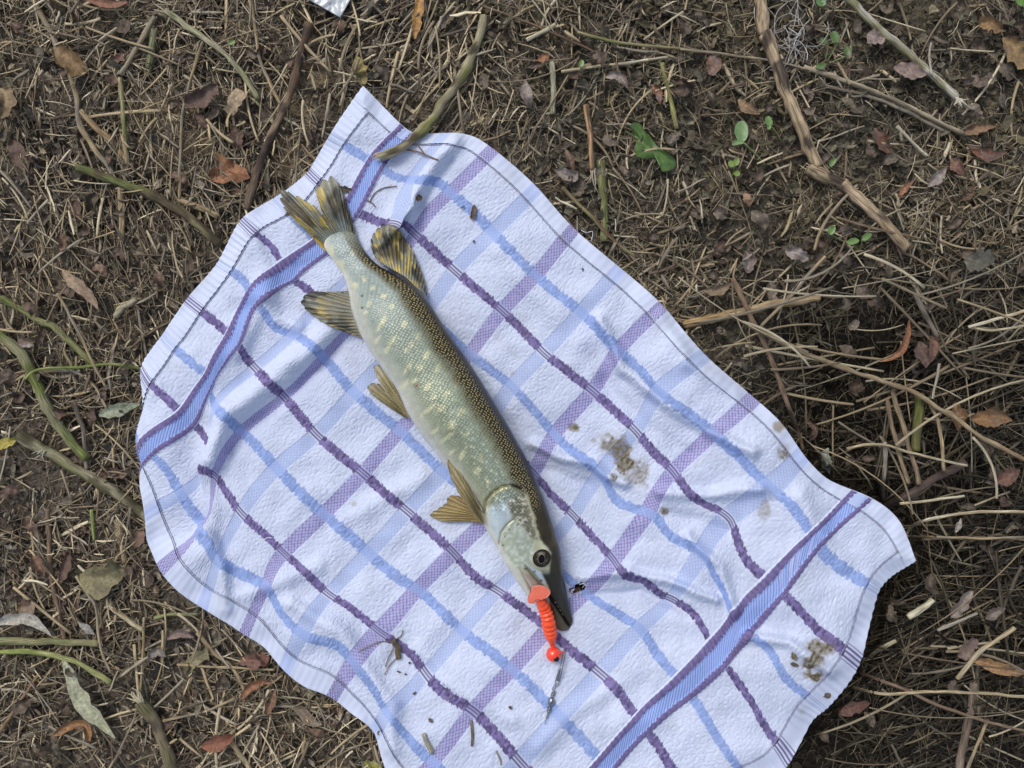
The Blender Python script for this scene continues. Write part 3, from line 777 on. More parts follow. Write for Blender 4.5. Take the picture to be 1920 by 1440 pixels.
metal = np.clip(sst(-.6, -.1, q) * sst(.46, .25, q) * (.25 + .5 * sst(.3, .6, s2)) + .5 * np.clip(pmask(OPER, 2) + pmask(CHEEK, 3) + pmask(INFRA, 2) + pmask(CRES, 2), 0, 1), 0, 1)
dth = np.linalg.norm(np.roll(FV, -1, 1) - FV, axis=2); arc = np.cumsum(dth, 1) - dth
uvf = np.stack([np.broadcast_to((sL * S)[:, None], fpx.shape), arc], -1)

M_skin, nt, b = new_mat('pike_skin')
L = nt.links.new
vc = nt.nodes.new('ShaderNodeVertexColor'); vc.layer_name = 'Col'
mk_ = nt.nodes.new('ShaderNodeVertexColor'); mk_.layer_name = 'Msk'
sep = nt.nodes.new('ShaderNodeSeparateColor'); L(mk_.outputs['Color'], sep.inputs[0])
uvn = nt.nodes.new('ShaderNodeUVMap'); uvn.uv_map = 'UVMap'
mp = nt.nodes.new('ShaderNodeMapping'); mp.inputs['Scale'].default_value = (380, 420, 1); mp.inputs['Rotation'].default_value = (0, 0, .6)
L(uvn.outputs[0], mp.inputs['Vector'])
vo = nt.nodes.new('ShaderNodeTexVoronoi'); vo.voronoi_dimensions = '2D'; vo.inputs['Scale'].default_value = 1.0; vo.inputs['Randomness'].default_value = .42
L(mp.outputs[0], vo.inputs['Vector'])
def math_node(op, a, bb, clamp=False):
    nd = nt.nodes.new('ShaderNodeMath'); nd.operation = op; nd.use_clamp = clamp
    for i, v in enumerate((a, bb)):
        if isinstance(v, (int, float)): nd.inputs[i].default_value = v
        else: L(v, nd.inputs[i])
    return nd.outputs[0]
def ramp(v, a, bb, lo, hi):
    nd = nt.nodes.new('ShaderNodeMapRange'); nd.interpolation_type = 'SMOOTHSTEP'
    nd.inputs['From Min'].default_value = a; nd.inputs['From Max'].default_value = bb; nd.inputs['To Min'].default_value = lo; nd.inputs['To Max'].default_value = hi
    L(v, nd.inputs['Value']); return nd.outputs[0]
dist = vo.outputs['Distance']
dot = math_node('MULTIPLY', ramp(dist, .17, .32, 1, 0), sep.outputs[0], True)
shade = ramp(dist, .22, .60, 1.07, .80)
one = math_node('SUBTRACT', shade, 1.0); shd = math_node('MULTIPLY', one, sep.outputs[1]); shd = math_node('ADD', shd, 1.0)
sepv = nt.nodes.new('ShaderNodeSeparateColor'); L(vo.outputs['Color'], sepv.inputs[0])
gl = math_node('MULTIPLY', math_node('SUBTRACT', ramp(sepv.outputs[0], .60, 1.0, 0.0, .75), .08), math_node('MULTIPLY', sep.outputs[2], sep.outputs[1])); shd = math_node('ADD', shd, gl)  # painted glints: some flank scales brightened in the base colour
sc = nt.nodes.new('ShaderNodeVectorMath'); sc.operation = 'SCALE'; L(vc.outputs['Color'], sc.inputs[0]); L(shd, sc.inputs['Scale'])
mx = nt.nodes.new('ShaderNodeMix'); mx.data_type = 'RGBA'; L(dot, mx.inputs['Factor']); L(sc.outputs[0], mx.inputs['A']); mx.inputs['B'].default_value = (.46, .37, .17, 1)
L(mx.outputs['Result'], b.inputs['Base Color'])
bp = nt.nodes.new('ShaderNodeBump'); bp.inputs['Strength'].default_value = .5; bp.inputs['Distance'].default_value = .0005
L(math_node('MULTIPLY', ramp(dist, .1, .65, 1, 0), sep.outputs[1]), bp.inputs['Height']); L(bp.outputs[0], b.inputs['Normal'])
L(math_node('MULTIPLY', sep.outputs[2], .38), b.inputs['Metallic'])
b.inputs['Roughness'].default_value = .30
b.inputs['Specular IOR Level'].default_value = .28
b.inputs['Coat Weight'].default_value = .06; b.inputs['Coat Roughness'].default_value = .12

fc = W(860, 830, float(rest.mean()))
pike = thing('pike', 'speckled green and silver pike lying on its side across the towel', 'fish', fc)
FF = gridF(NS, NT, True)
mk('body', FV, FF, M_skin, C.reshape(-1, 3), pike, True, np.stack([dots, scl, metal], -1).reshape(-1, 3), uvf.reshape(-1, 2))

def body_at(px, py):
    """point of the upper body surface nearest to a pixel, and its normal"""
    g = np.where(np.broadcast_to(ver, fpx.shape) > .05, (fpx - px) ** 2 + (fpy - py) ** 2, 1e9)
    i = np.unravel_index(np.argmin(g), g.shape)
    return FV[i], nrm[i]

# --- fins
M_fin = vmat('fin_membrane', 0.38, 0.45, 900, 0.22, 0.3, 1600, .0005)
def fin(name, base, outer, rays, cfun, zb, zo, teeth=.05, ni=90, nj=26, label=None):
    B = resample(base, ni, len(base) > 2); O = resample(outer, ni)
    i = np.linspace(0, 1, ni)[:, None]; j = np.linspace(0, 1, nj)[None]
    ray = i * rays
    tooth = 1 - teeth * (np.abs((ray % 1) - .5) * 2) ** 2 - teeth * .8 * (vn(i * rays * .6, i * 0, 4))
    jj_ = j * tooth
    bow = np.sin(jj_ * np.pi)
    X = B[:, None, 0] * (1 - jj_) + O[:, None, 0] * jj_; Y = B[:, None, 1] * (1 - jj_) + O[:, None, 1] * jj_
    zt = Ztop(X, Y)
    zf = np.maximum(zt, zt.mean() - .003) + zo + .0015 * bow
    z = zb * (1 - sst(0, .55, jj_)) + zf * sst(0, .55, jj_)
    z = np.maximum(z, zt + .0012)
    z = z + .0007 * np.cos(ray * 2 * np.pi) * sst(0, .2, jj_) + .0012 * (fbm(X / 25., Y / 25., 9, 2) - .5)
    P = W(X, Y, z)
    c = cfun(np.broadcast_to(i, X.shape), jj_ + 0 * i, ray + 0 * j, X, Y)
    rim = np.cos(ray * 2 * np.pi) * .5 + .5
    c = c * (0.72 + .42 * rim)[..., None]
    Pb = P.copy(); Pb[..., 2] -= .0007
    n = ni * nj
    f = gridF(ni, nj)
    per = np.r_[np.arange(nj), (np.arange(1, ni) * nj + nj - 1), ((ni - 1) * nj + np.arange(nj - 2, -1, -1)), (np.arange(ni - 2, 0, -1) * nj)]
    p2 = np.roll(per, -1)
    fs = np.stack([per, p2, p2 + n, per + n], -1)
    o = mk(name, np.vstack([P.reshape(-1, 3), Pb.reshape(-1, 3)]), np.vstack([f[:, ::-1], f + n, fs]), M_fin, np.vstack([c.reshape(-1, 3)] * 2), pike)
    if label: o['label'] = label
    return o
YEL = np.array([.50, .38, .09]); GRY = np.array([.25, .25, .19]); DRK = np.array([.022, .022, .024]); PALE = np.array([.52, .46, .26])
def blot(i, j, ray, X, Y, sd, amt=1.0, ks=2.2):
    n = fbm(ray * .55 + sd, j * ks + sd, sd, 3)
    n2 = fbm(ray * .9 + sd, j * ks * 1.8, sd + 5, 3)
    c = mixc(np.broadcast_to(GRY, X.shape + (3,)), YEL, sst(.42, .62, n2))
    c = mixc(c, PALE, sst(.6, .78, n2) * .7)
    return mixc(c, DRK, amt * sst(.47, .60, n) * sst(.15, .35, j))
def c_tail(i, j, ray, X, Y):
    c = blot(i, j, ray, X, Y, 3, .85, 2.0)
    c = mixc(c, [.20, .24, .23], sst(.45, .1, j))
    c = mixc(c, [.58, .40, .035], sst(.20, .03, i) * sst(.1, .35, j))
    return mixc(c, [.50, .48, .36], sst(.8, 1., j) * .3)
zb0 = float(czf[6])
fin('caudal_fin', [(622, 478), (622, 470), (622, 462), (628, 456), (636, 452), (644, 448), (652, 446), (660, 448), (664, 456)],
    [(604, 466), (570, 430), (549, 411), (527, 383), (521, 356), (531, 351), (545, 361), (561, 367), (570, 374), (578, 378), (588, 384), (595, 392), (603, 402), (598, 384), (591, 362), (589, 353), (599, 340), (611, 333), (620, 328), (630, 333), (638, 347), (647, 372), (656, 400), (664, 424), (669, 441)],
    24, c_tail, zb0, .0035, .07, 260, 34, 'forked yellow and black streaked tail fin')
fin('dorsal_fin', [(708, 489), (730, 502), (760, 520), (800, 556)], [(703, 480), (697, 470), (694, 452), (701, 434), (718, 419), (738, 422), (761, 447), (777, 475), (788, 502), (797, 530), (802, 559)],
    19, lambda i, j, r, X, Y: mixc(blot(i, j, r, X, Y, 11, .8, 2.6), [.13, .13, .11], sst(.72, .95, i) * .8), float(czf[70] + .006), .004, .05, 200, 30, 'rounded olive and black blotched back fin')
fin('anal_fin', [(656, 544), (660, 575), (668, 605), (678, 632)], [(652, 545), (619, 547), (590, 546), (573, 551), (563, 563), (566, 573), (578, 586), (605, 605), (636, 619), (674, 632)],
    15, lambda i, j, r, X, Y: mixc(mixc(blot(i, j, r, X, Y, 19, .8, 2.0), [.20, .20, .16], sst(.75, .5, j) * .8), [.36, .28, .10], sst(.8, 1, i) * .8), float(czf[90] - .004), .003, .04, 160, 28, 'yellowish fin with dark tip under the tail')
def c_pel(i, j, r, X, Y):
    return mixc(np.broadcast_to(np.array([.30, .26, .13]), X.shape + (3,)), [.46, .42, .30], sst(.6, 1, j)) * (.85 + .3 * vn(r * 1.5, j * 3, 2))[..., None]
fin('pelvic_fin', [(768, 786), (766, 776), (765, 768)], [(757, 773), (723, 737), (703, 700), (701, 681), (715, 686), (735, 708), (752, 736), (768, 770)], 12, c_pel, float(czf[210] - .008), .007, .04, 90, 26)
fin('pelvic_fin', [(766, 786), (760, 778), (756, 766)], [(757, 782), (728, 763), (699, 742), (688, 727), (692, 719), (706, 718), (725, 730), (745, 752)], 12, lambda i, j, r, X, Y: mixc(c_pel(i, j, r, X, Y), [.22, .16, .09], sst(.5, .9, j) * .5), float(rest[210] + .005), .0022, .04, 90, 26)
fin('pectoral_fin', [(909, 985), (907, 975), (905, 962)], [(890, 966), (872, 944), (854, 914), (842, 886), (839, 860), (858, 876), (880, 913), (903, 953)], 10, lambda i, j, r, X, Y: mixc(np.broadcast_to(np.array([.30, .25, .13]), X.shape + (3,)), [.5, .46, .34], sst(.75, 1, i)), float(czf[380] + .012), .042, .02, 90, 26)
fin('pectoral_fin', [(905, 985), (898, 970), (892, 950)], [(892, 974), (862, 977), (833, 979), (812, 972), (804, 964), (820, 953), (836, 942), (838, 932), (846, 928), (862, 930), (878, 940), (892, 950)], 17,
    lambda i, j, r, X, Y: mixc(np.broadcast_to(np.array([.36, .28, .12]), X.shape + (3,)), [.30, .15, .08], sst(.6, .95, i) * .7) * (.8 + .4 * vn(r * 2, j * 2, 7))[..., None], float(rest[380] + .004), .0025, .05, 150, 26)

# --- eye
M_eye = vmat('eye_wet', .05, .15, 300, .1, 0)
pe, ne = body_at(1015, 1045)
ne = Vector(ne); ne = (ne + Vector((.0, 0, .25))).normalized()
def dome(name, r, hgt, cfun, off, parent, cx=0.0, cy=0.0, ns=20, nm=40):
    a = Vector((1, 0, 0)) - ne * ne.x; a.normalize(); bq = ne.cross(a)
    rr_ = np.linspace(0, 1, ns)[:, None]; t = (np.arange(nm) * 2 * np.pi / nm)[None]
    x = r * rr_ * np.cos(t) * (1.0 if name == 'eye' else .86) + cx; y = r * rr_ * np.sin(t) * (1.0 if name == 'eye' else 1.12) + cy; z = hgt * np.sqrt(1 - rr_ ** 2 * .999) + 0 * t + off
    P = np.array(pe)[None, None] + x[..., None] * np.array(a) + y[..., None] * np.array(bq) + z[..., None] * np.array(ne)
    c = cfun(rr_ + 0 * t, t + 0 * rr_)
    return mk(name, P, gridF(ns, nm, True), M_eye, c.reshape(-1, 3), parent)
def c_ball(r, t):
    c = mixc(np.broadcast_to(np.array([.026, .027, .026]), r.shape + (3,)), [.035, .024, .016], sst(.55, .8, r))
    pat = vn(np.cos(t) * r * 4 + 9, np.sin(t) * r * 4 + 5, 31)
    c = mixc(c, [.19, .17, .11], sst(.45, .75, pat) * sst(.40, .5, r) * sst(.82, .66, r) * .45)
    c = mixc(c, [.24, .25, .25], np.exp(-((t - 1.9) / .45) ** 2) * sst(.45, .58, r) * sst(.82, .7, r) * .8)  # grey patch high on the iris: a reflection painted into the colour
    c = mixc(c, [.016, .014, .012], sst(.82, .93, r))
    return c
eye = dome('eye', .0080, .0018, c_ball, -.0007, pike)
eye['label'] = 'dark glassy eye with gold ringed pupil'
dome('pupil_ring', .0038, .0004, lambda r, t: np.broadcast_to(np.array([.42, .34, .16]), r.shape + (3,)), .00098, eye, -.0006, 0.0)
dome('pupil', .0036, .0007, lambda r, t: np.broadcast_to(np.array([.006, .007, .010]), r.shape + (3,)), .00105, eye, -.0006, 0.0)
# small teeth along the mouth gap
for x, y in [(1041, 1131), (1046, 1139), (1051, 1147), (1056, 1155)]:
    p_, n_ = body_at(x, y)
    tube_obj('tooth', [p_ - n_ * .001, p_ + n_ * .0008 + np.array([.0006, -.0004, 0])], [.0005, .00012], M_weave, lambda t, a: np.broadcast_to(np.array([.6, .58, .5]), (len(t), 3)), pike, 5)

# ------------------------------------------------------------------ lure
def plastic(name, base, rough=.3, sss=.0, trans=0.0, coat=.3):
    m, nt_, b_ = new_mat(name)
    b_.inputs['Base Color'].default_value = (*base, 1); b_.inputs['Roughness'].default_value = rough
    b_.inputs['Coat Weight'].default_value = coat; b_.inputs['Coat Roughness'].default_value = .1
    if sss:
        b_.inputs['Subsurface Weight'].default_value = sss; b_.inputs['Subsurface Radius'].default_value = (.004, .001, .0006)
    if trans: b_.inputs['Transmission Weight'].default_value = trans
    no_ = nt_.nodes.new('ShaderNodeTexNoise'); no_.inputs['Scale'].default_value = 900
    tc_ = nt_.nodes.new('ShaderNodeTexCoord'); nt_.links.new(tc_.outputs['Object'], no_.inputs['Vector'])
    rp = nt_.nodes.new('ShaderNodeValToRGB'); rp.color_ramp.elements[0].position = .28; rp.color_ramp.elements[0].color = (base[0] * .35, base[1] * .25, base[2] * .2, 1)
    rp.color_ramp.elements[1].position = .36; rp.color_ramp.elements[1].color = (*base, 1)
    nt_.links.new(no_.outputs['Fac'], rp.inputs['Fac']); nt_.links.new(rp.outputs['Color'], b_.inputs['Base Color'])
    return m
M_soft = plastic('soft_bait_rubber', (.95, .095, .020), .32, .35)
M_tail = plastic('soft_bait_tail', (.95, .24, .15), .25, .3, .35)
M_paint = plastic('jig_paint', (.95, .06, .018), .12, .15, 0, 1.0)
M_black, _, bb_ = new_mat('black_gloss'); bb_.inputs['Base Color'].default_value = (.008, .008, .010, 1); bb_.inputs['Roughness'].default_value = .08
M_steel, _, bb_ = new_mat('dark_steel'); bb_.inputs['Base Color'].default_value = (.33, .33, .34, 1); bb_.inputs['Metallic'].default_value = 1; bb_.inputs['Roughness'].default_value = .28
zl = float(Ztop(1036, 1215))
lure = thing('fishing_lure', 'bright orange ribbed soft lure with round jig head hanging from the pike mouth', 'fishing lure', W(1036, 1215, zl))
jaw, _ = body_at(1012, 1112)
bod = resample([(1008, 1120), (1015, 1131), (1022, 1145), (1027, 1160), (1029, 1172), (1032, 1186), (1034, 1198), (1035, 1206), (1036, 1213)], 120)
zz = np.interp(np.linspace(0, 1, 120), [0, .25, .5, 1], [jaw[2] + .0035, body_at(1020, 1140)[0][2] + .004, zl + .017, zl + .0068])
tt = np.linspace(0, 1, 120)
rad = np.interp(tt, [0, .05, .12, .3, .55, .78, .88, .94, 1], [3, 6, 9.2, 11.5, 12.2, 11.4, 8.2, 4.6, 4.2]) * S * .97
rad = rad * (1 + .10 * np.sin(tt * 2 * np.pi * 12) * sst(.08, .16, tt) * sst(.82, .72, tt))
tube_obj('body', W(bod[:, 0], bod[:, 1], zz), rad, M_soft, None, lure, 28)
# paddle tail
pol = [(996, 1102), (1003, 1098), (1012, 1097), (1022, 1100), (1029, 1105), (1032, 1111), (1028, 1118), (1020, 1123), (1013, 1125), (1005, 1125), (1001, 1130), (996, 1132), (991, 1130), (989, 1125), (990, 1119), (994, 1112)]
pol = resample(pol + [pol[0]], 60)[:-1]
cxp, cyp = 1009, 1112
ztl = jaw[2] + .0058
rr_ = np.linspace(0, 1, 9)[:, None]
def paddle(zo, bulge):
    X = cxp + (pol[None, :, 0] - cxp) * rr_; Y = cyp + (pol[None, :, 1] - cyp) * rr_
    z = ztl + zo + bulge * np.sqrt(np.clip(1 - rr_ ** 2, 0, 1)) + .0022 * (X - cxp) / 20. + .0005 * np.exp(-((rr_ - .93) / .06) ** 2) * np.sign(bulge)
    return W(X, Y, z)
A_, B_ = paddle(.0004, .0006), paddle(-.0004, -.0006)
f = gridF(9, 60, True)
rim = np.stack([8 * 60 + np.arange(60), 8 * 60 + (np.arange(60) + 1) % 60, 540 + 8 * 60 + (np.arange(60) + 1) % 60, 540 + 8 * 60 + np.arange(60)], -1)
mk('tail_paddle', np.vstack([A_.reshape(-1, 3), B_.reshape(-1, 3)]), np.vstack([f, f[:, ::-1] + 540, rim]), M_tail, None, lure)['label'] = 'flat translucent orange paddle tail'
def ball(name, c, r, mat, parent, sx=1., sy=1., sz=1., n=28):
    a = np.linspace(0, np.pi, n)[:, None]; t = (np.arange(n * 2) * np.pi / n)[None]
    P = np.stack([np.sin(a) * np.cos(t) * r * sx, np.sin(a) * np.sin(t) * r * sy, np.cos(a) * r * sz + 0 * t], -1) + np.array(c)
    return mk(name, P, gridF(n, 2 * n, True)[:, ::-1], mat, None, parent)
zh = zl + .0068
hc = W(1038, 1227, zh)
head = ball('jig_head', hc, .0069, M_paint, lure)
tube_obj('collar', W(np.array([1035.5, 1036, 1037]), np.array([1205, 1212, 1218]), np.array([zh, zh, zh])), [.0021, .0021, .0026], M_paint, None, lure, 14)
ec = W(1041.5, 1230.5, zh) + np.array([.0004, -.0004, .0060]); ball('eye', ec, .0025, M_black, head, 1, 1, .5)
def ring_pts(c, r, n, nx, ny):
    t = np.linspace(0, 2 * np.pi, n)
    return np.array(c) + r * (np.cos(t)[:, None] * np.array(nx) + np.sin(t)[:, None] * np.array(ny))
neck = tube_obj('eyelet_stem', [hc + np.array([.004, .0008, .002]), W(1054, 1223, zh + .002)], .0008, M_paint, None, lure, 8)
eyl = W(1057, 1222, zh + .0015)
tube_obj('eyelet', ring_pts(eyl, .0014, 20, (1, 0, 0), (0, .5, .85)), .0005, M_paint, None, lure, 6)

# --- snap swivel
zs = float(Ztop(1040, 1290))
sw = thing('snap_swivel', 'dark steel snap swivel clipped to the lure eyelet', 'swivel', W(1036, 1315, zs))
def wire(name, pts, zsp, r, n=40, parent=sw):
    qv = resample(pts, n); z = np.interp(np.linspace(0, 1, n), np.linspace(0, 1, len(zsp)), zsp)
    return tube_obj(name, W(qv[:, 0], qv[:, 1], z), r, M_steel, None, parent, 7)
zt = [zh + .002, zs + .004, zs + .002]
wire('snap', [(1051, 1250), (1054, 1236), (1056, 1224), (1058, 1221), (1060, 1223), (1058, 1236), (1053, 1260), (1049, 1276), (1046, 1284), (1043, 1286), (1041, 1282), (1044, 1268), (1049, 1253)], [zs + .003, zh + .001, zh + .002, zs + .004, zs + .002, zs + .002, zs + .003], .0005, 80)
wire('sleeve', [(1050, 1253), (1047, 1266), (1045, 1276)], [zs + .0032, zs + .0026], .0012, 14)
wire('ring', [(1043, 1284), (1041, 1290), (1038, 1295), (1036, 1292), (1039, 1285), (1043, 1282)], [zs + .002, zs + .0022], .0004, 30)
for (x, y) in [(1037.8, 1298), (1037, 1301), (1036.2, 1304), (1030.2, 1327), (1029.6, 1330), (1029, 1333)]:
    c0 = W(x, y, zs + .0018)
    tube_obj('wire_wrap', ring_pts(c0, .0014, 18, (.96, .25, 0), (0, 0, 1)), .00055, M_steel, None, sw, 6)
ax = W(1037.5, 1299, zs + .0018), W(1029.5, 1332, zs + .0018)
t = np.linspace(0, 1, 30)[:, None]
tube_obj('shaft', ax[0] * (1 - t) + ax[1] * t, .0008, M_steel, None, sw, 8)
t = np.linspace(.26, .74, 30); pb = ax[0] * (1 - t[:, None]) + ax[1] * t[:, None]
tube_obj('barrel', pb, .0031 * np.sqrt(np.clip(1 - ((t - .5) / .26) ** 2, .02, 1)), M_steel, None, sw, 20)
wire('ring', [(1029, 1333), (1026, 1340), (1024, 1347), (1026, 1346), (1029, 1338), (1029.5, 1333)], [zs + .0018, zs + .0012], .0004, 30)
wire('tag_end', [(1024.5, 1346), (1023, 1352), (1022, 1358)], [zs + .0012, zs + .0008], .0003, 10)

# ------------------------------------------------------------------ litter
STRAW = np.array([[.50, .40, .24], [.42, .33, .20], [.58, .49, .32], [.32, .26, .17], [.38, .33, .245], [.25, .19, .125], [.68, .59, .41]])
MUL = np.array([[.105, .088, .062], [.14, .118, .084], [.18, .155, .115], [.085, .074, .056], [.13, .095, .068], [.21, .17, .115], [.13, .120, .080], [.12, .082, .064], [.24, .20, .15]])
def rnd_px(n, m=70):
    return rng.uniform(-m, 1920 + m, n), rng.uniform(-m, 1440 + m, n)

# leaf crumbs: small bent irregular flakes
n = 56000
x, y = rnd_px(n)
dd = dep(x, y)
keep = ~in_mask(tmask_in, x, y) & (rng.random(n) > .55 * dd + .6 * bare(x, y) + .3 * sst(800, 500, x))
x, y = x[keep], y[keep]; n = len(x); dd = dep(x, y)
sz = rng.gamma(2.0, 2.5, n) + 1.6
sz *= 1 + .12 * sst(800, 1200, x) * sst(620, 480, y)
sz = np.minimum(sz, 17)
an = rng.uniform(0, 2 * np.pi, n)
zc = Gfine(x, y) + rng.random(n) ** 2 * .008 + .0012
inm = in_mask(tmask_out, x, y)
zc = np.where(inm, np.minimum(zc, .004), zc)
asp = rng.uniform(.3, .8, n)
prof = np.array([[-1, 0], [-.35, .8], [.45, .7], [1, -.1], [.3, -.75], [-.5, -.6], [0, 0]])
pj = prof[None] * rng.uniform(.35, 1.35, (n, 7, 1)) + rng.normal(0, .12, (n, 7, 2))
pj[..., 1] *= asp[:, None]
tilt = rng.normal(0, .45, (n, 2)); bend = rng.normal(0, .7, n)
lx, ly = pj[..., 0] * sz[:, None] * S, pj[..., 1] * sz[:, None] * S
lz = lx * tilt[:, :1] + ly * tilt[:, 1:] + bend[:, None] * np.hypot(lx, ly)
lz = np.where(inm[:, None], lz * .3, lz)
cx = W(x, y, zc)
Vf = np.stack([cx[:, None, 0] + lx * np.cos(an)[:, None] - ly * np.sin(an)[:, None], cx[:, None, 1] + lx * np.sin(an)[:, None] + ly * np.cos(an)[:, None], cx[:, None, 2] + lz], -1)
ft = np.array([[6, k, (k + 1) % 6] for k in range(6)])
Ff = (np.arange(n)[:, None, None] * 7 + ft[None]).reshape(-1, 3)
cf = MUL[rng.integers(0, len(MUL), n)] * rng.uniform(.55, 1.6, (n, 1))
cf = cf * .75 + cf.mean(1, keepdims=True) * .25
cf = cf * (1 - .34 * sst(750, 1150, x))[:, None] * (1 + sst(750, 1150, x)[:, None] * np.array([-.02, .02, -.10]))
reg = fbm(x / 140., y / 140., 101, 3)
cf = np.where((reg > .56)[:, None], cf * np.array([1.1, 1.06, .92]), cf) * (1 - .55 * dd[:, None])  # crumbs in the hollow darkened, its shade painted into their colour
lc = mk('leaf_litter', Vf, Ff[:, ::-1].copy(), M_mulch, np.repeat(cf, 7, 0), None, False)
lc['kind'] = 'stuff'; lc['label'] = 'crumbled dark brown leaf litter covering the soil'; lc['category'] = 'leaf litter'

def strands(x, y, ln, an, r, z0, sag, curl, k, tiltz):
    """n bent straw centre lines; ln and r in pixels"""
    n = len(x); t = np.linspace(-.5, .5, k)[None]
    a = an[:, None] + curl[:, None] * t * 2
    stp = ln[:, None] / (k - 1)
    dx = np.cumsum(np.cos(a) * stp, 1); dy = np.cumsum(np.sin(a) * stp, 1)
    dx -= dx.mean(1, keepdims=True); dy -= dy.mean(1, keepdims=True)
    X = x[:, None] + dx; Y = y[:, None] + dy
    Z = z0[:, None] + tiltz[:, None] * t * ln[:, None] * S + sag[:, None] * (1 - 4 * t ** 2)
    return X, Y, Z

# fine straw and stem bits
n = 40000
x, y = rnd_px(n)
dens = .45 + .75 * sst(.42, .62, fbm(x / 170., y / 170., 121, 3)) + .4 * sst(900, 300, x) * sst(900, 100, y) - .65 * sst(850, 1250, x) * sst(500, 200, y)
dens = np.clip(dens, 0, 1.2) - .30 * dep(x, y) + .15 * bare(x, y) - .35 * sst(.5, .62, fbm(x / 110., y / 110., 131, 3))
keep = (~in_mask(tmask_in, x, y)) & (rng.random(n) < dens)
x, y = x[keep], y[keep]; n = len(x); dd = dep(x, y)
ln = np.clip(rng.gamma(1.7, 19, n) + 9, 9, 150) * (1 + 1.3 * dd)
r = np.clip(rng.gamma(2.2, .62, n), .4, 3.8)
an = rng.uniform(0, np.pi, n)
an = np.where((x < 560) & (y > 150) & (y < 700) & (rng.random(n) < .45), 1.35 + rng.normal(0, .35, n), an)
an = np.where((x > 620) & (x < 920) & (y < 240) & (rng.random(n) < .6), 2.2 + rng.normal(0, .35, n), an)
an = np.where((dd > .5) & (rng.random(n) < .5), rng.choice([-.35, .12, 2.75, 1.45], n) + rng.normal(0, .22, n), an)
inm = in_mask(tmask_out, x, y)
z0 = Gfine(x, y) + .004 + rng.random(n) ** 1.6 * (.010 + .045 * dd)
X, Y, Z = strands(x, y, ln, an, r, z0, rng.normal(0, .0015, n), rng.normal(0, .16, n), 5, rng.normal(0, .13, n))
ov = in_mask(tmask_out, X, Y)
Z = np.where(ov, np.minimum(Z, Glarge(X, Y) + .006), Z)
Z = np.maximum(Z, Gfine(X, Y) - .001)
R = (r[:, None] * S * np.array([[.75, 1, 1, .95, .6]]))
R *= rng.uniform(.7, 1.3, R.shape)
X += rng.normal(0, .22, X.shape) * r[:, None]; Y += rng.normal(0, .22, X.shape) * r[:, None]
Vs, Fs = tubes(W(X, Y, Z), R, 3, .6)
uvs = np.stack([np.repeat((rng.uniform(0, 5, n)[:, None] + np.linspace(0, 1, 5)[None] * ln[:, None] * S).ravel(), 3), np.tile(np.array([0, .004, .008]), n * 5)], -1)
cs = STRAW[rng.integers(0, len(STRAW), n)] * rng.uniform(.5, 1.35, (n, 1))
dk = rng.random(n) < .26
cs[dk] = MUL[rng.integers(0, len(MUL), dk.sum())] * 1.3
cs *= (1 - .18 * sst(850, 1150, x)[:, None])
cs *= (1 - .68 * dd[:, None] * rng.uniform(.6, 1.5, (n, 1)))  # hollow's shade painted in: straw colour darkened with the depth mask
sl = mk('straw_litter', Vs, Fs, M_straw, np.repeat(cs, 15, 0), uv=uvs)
sl['kind'] = 'stuff'; sl['label'] = 'short bits of dry straw and stems scattered over the soil'; sl['category'] = 'straw'

# hair-fine fibres and rootlets between the crumbs
n = 17000
x, y = rnd_px(n)
keep = (~in_mask(tmask_in, x, y)) & (rng.random(n) < .55 + .45 * sst(700, 1000, x))
x, y = x[keep], y[keep]; n = len(x); dd = dep(x, y)
ln = rng.gamma(2, 9, n) + 7; r = rng.uniform(.3, .75, n)
X, Y, Z = strands(x, y, ln, rng.uniform(0, np.pi, n), r, Gfine(x, y) + .004 + rng.random(n) * (.007 + .03 * dd), rng.normal(0, .001, n), rng.normal(0, .7, n), 4, rng.normal(0, .15, n))
Z = np.where(in_mask(tmask_out, X, Y), np.minimum(Z, Glarge(X, Y) + .006), Z)
Vs, Fs = tubes(W(X, Y, Z), r[:, None] * S * np.array([[.8, 1, 1, .6]]), 3)
cs = np.vstack([STRAW, MUL * 1.3])[rng.integers(0, len(STRAW) + len(MUL), n)] * rng.uniform(.5, 1.1, (n, 1)) * (1 - .4 * dd[:, None])  # last factor paints the hollow's shade into the fibre colour
fb = mk('fibre_litter', Vs, Fs, M_mulch, np.repeat(cs, 12, 0))
fb['kind'] = 'stuff'; fb['label'] = 'hair-fine dry fibres and rootlets strewn over the litter'; fb['category'] = 'fibres'

# larger loose straws, each its own object
def straw_col(base):
    def f(t, a):
        v = .75 + .5 * vn(a * 6, t * 5, int(base[0] * 1e4) % 97)
        return np.array(base)[None] * v[:, None]
    return f
def loose_straws(cnt, pick, lnf, rf, anf, zf, label, group, cols, cmul):
    made = 0; tries = 0
    while made < cnt and tries < cnt * 40:
        tries += 1
        px, py = pick()
        if in_mask(tmask_out, np.array([px]), np.array([py]))[0]: continue
        ln_, r_, a_ = lnf(), rf(), anf()
        K = 9
        X, Y, Z = strands(np.array([px]), np.array([py]), np.array([ln_]), np.array([a_]), None, np.array([zf(px, py)]), np.array([rng.normal(0, .002)]), np.array([rng.normal(0, .22)]), K, np.array([rng.normal(0, .05)]))
        if in_mask(tmask_in0, X, Y).any(): continue
        base = Glarge(X, Y)
        Z = np.clip(Z, base + .003, None)
        Z = np.where(in_mask(tmask_out, X, Y), np.minimum(Z, base + .007), Z)
        P = W(X, Y, Z)[0]
        c = cols[rng.integers(0, len(cols))] * rng.uniform(.75, 1.15) * cmul
        o = tube_obj('dry_straw', P, r_ * S * np.linspace(1, rng.uniform(.55, .95), K), M_straw, straw_col(c), None, 6, flat=float(rng.uniform(.45, .9)))
        tag(o, label, 'straw', group)
        made += 1
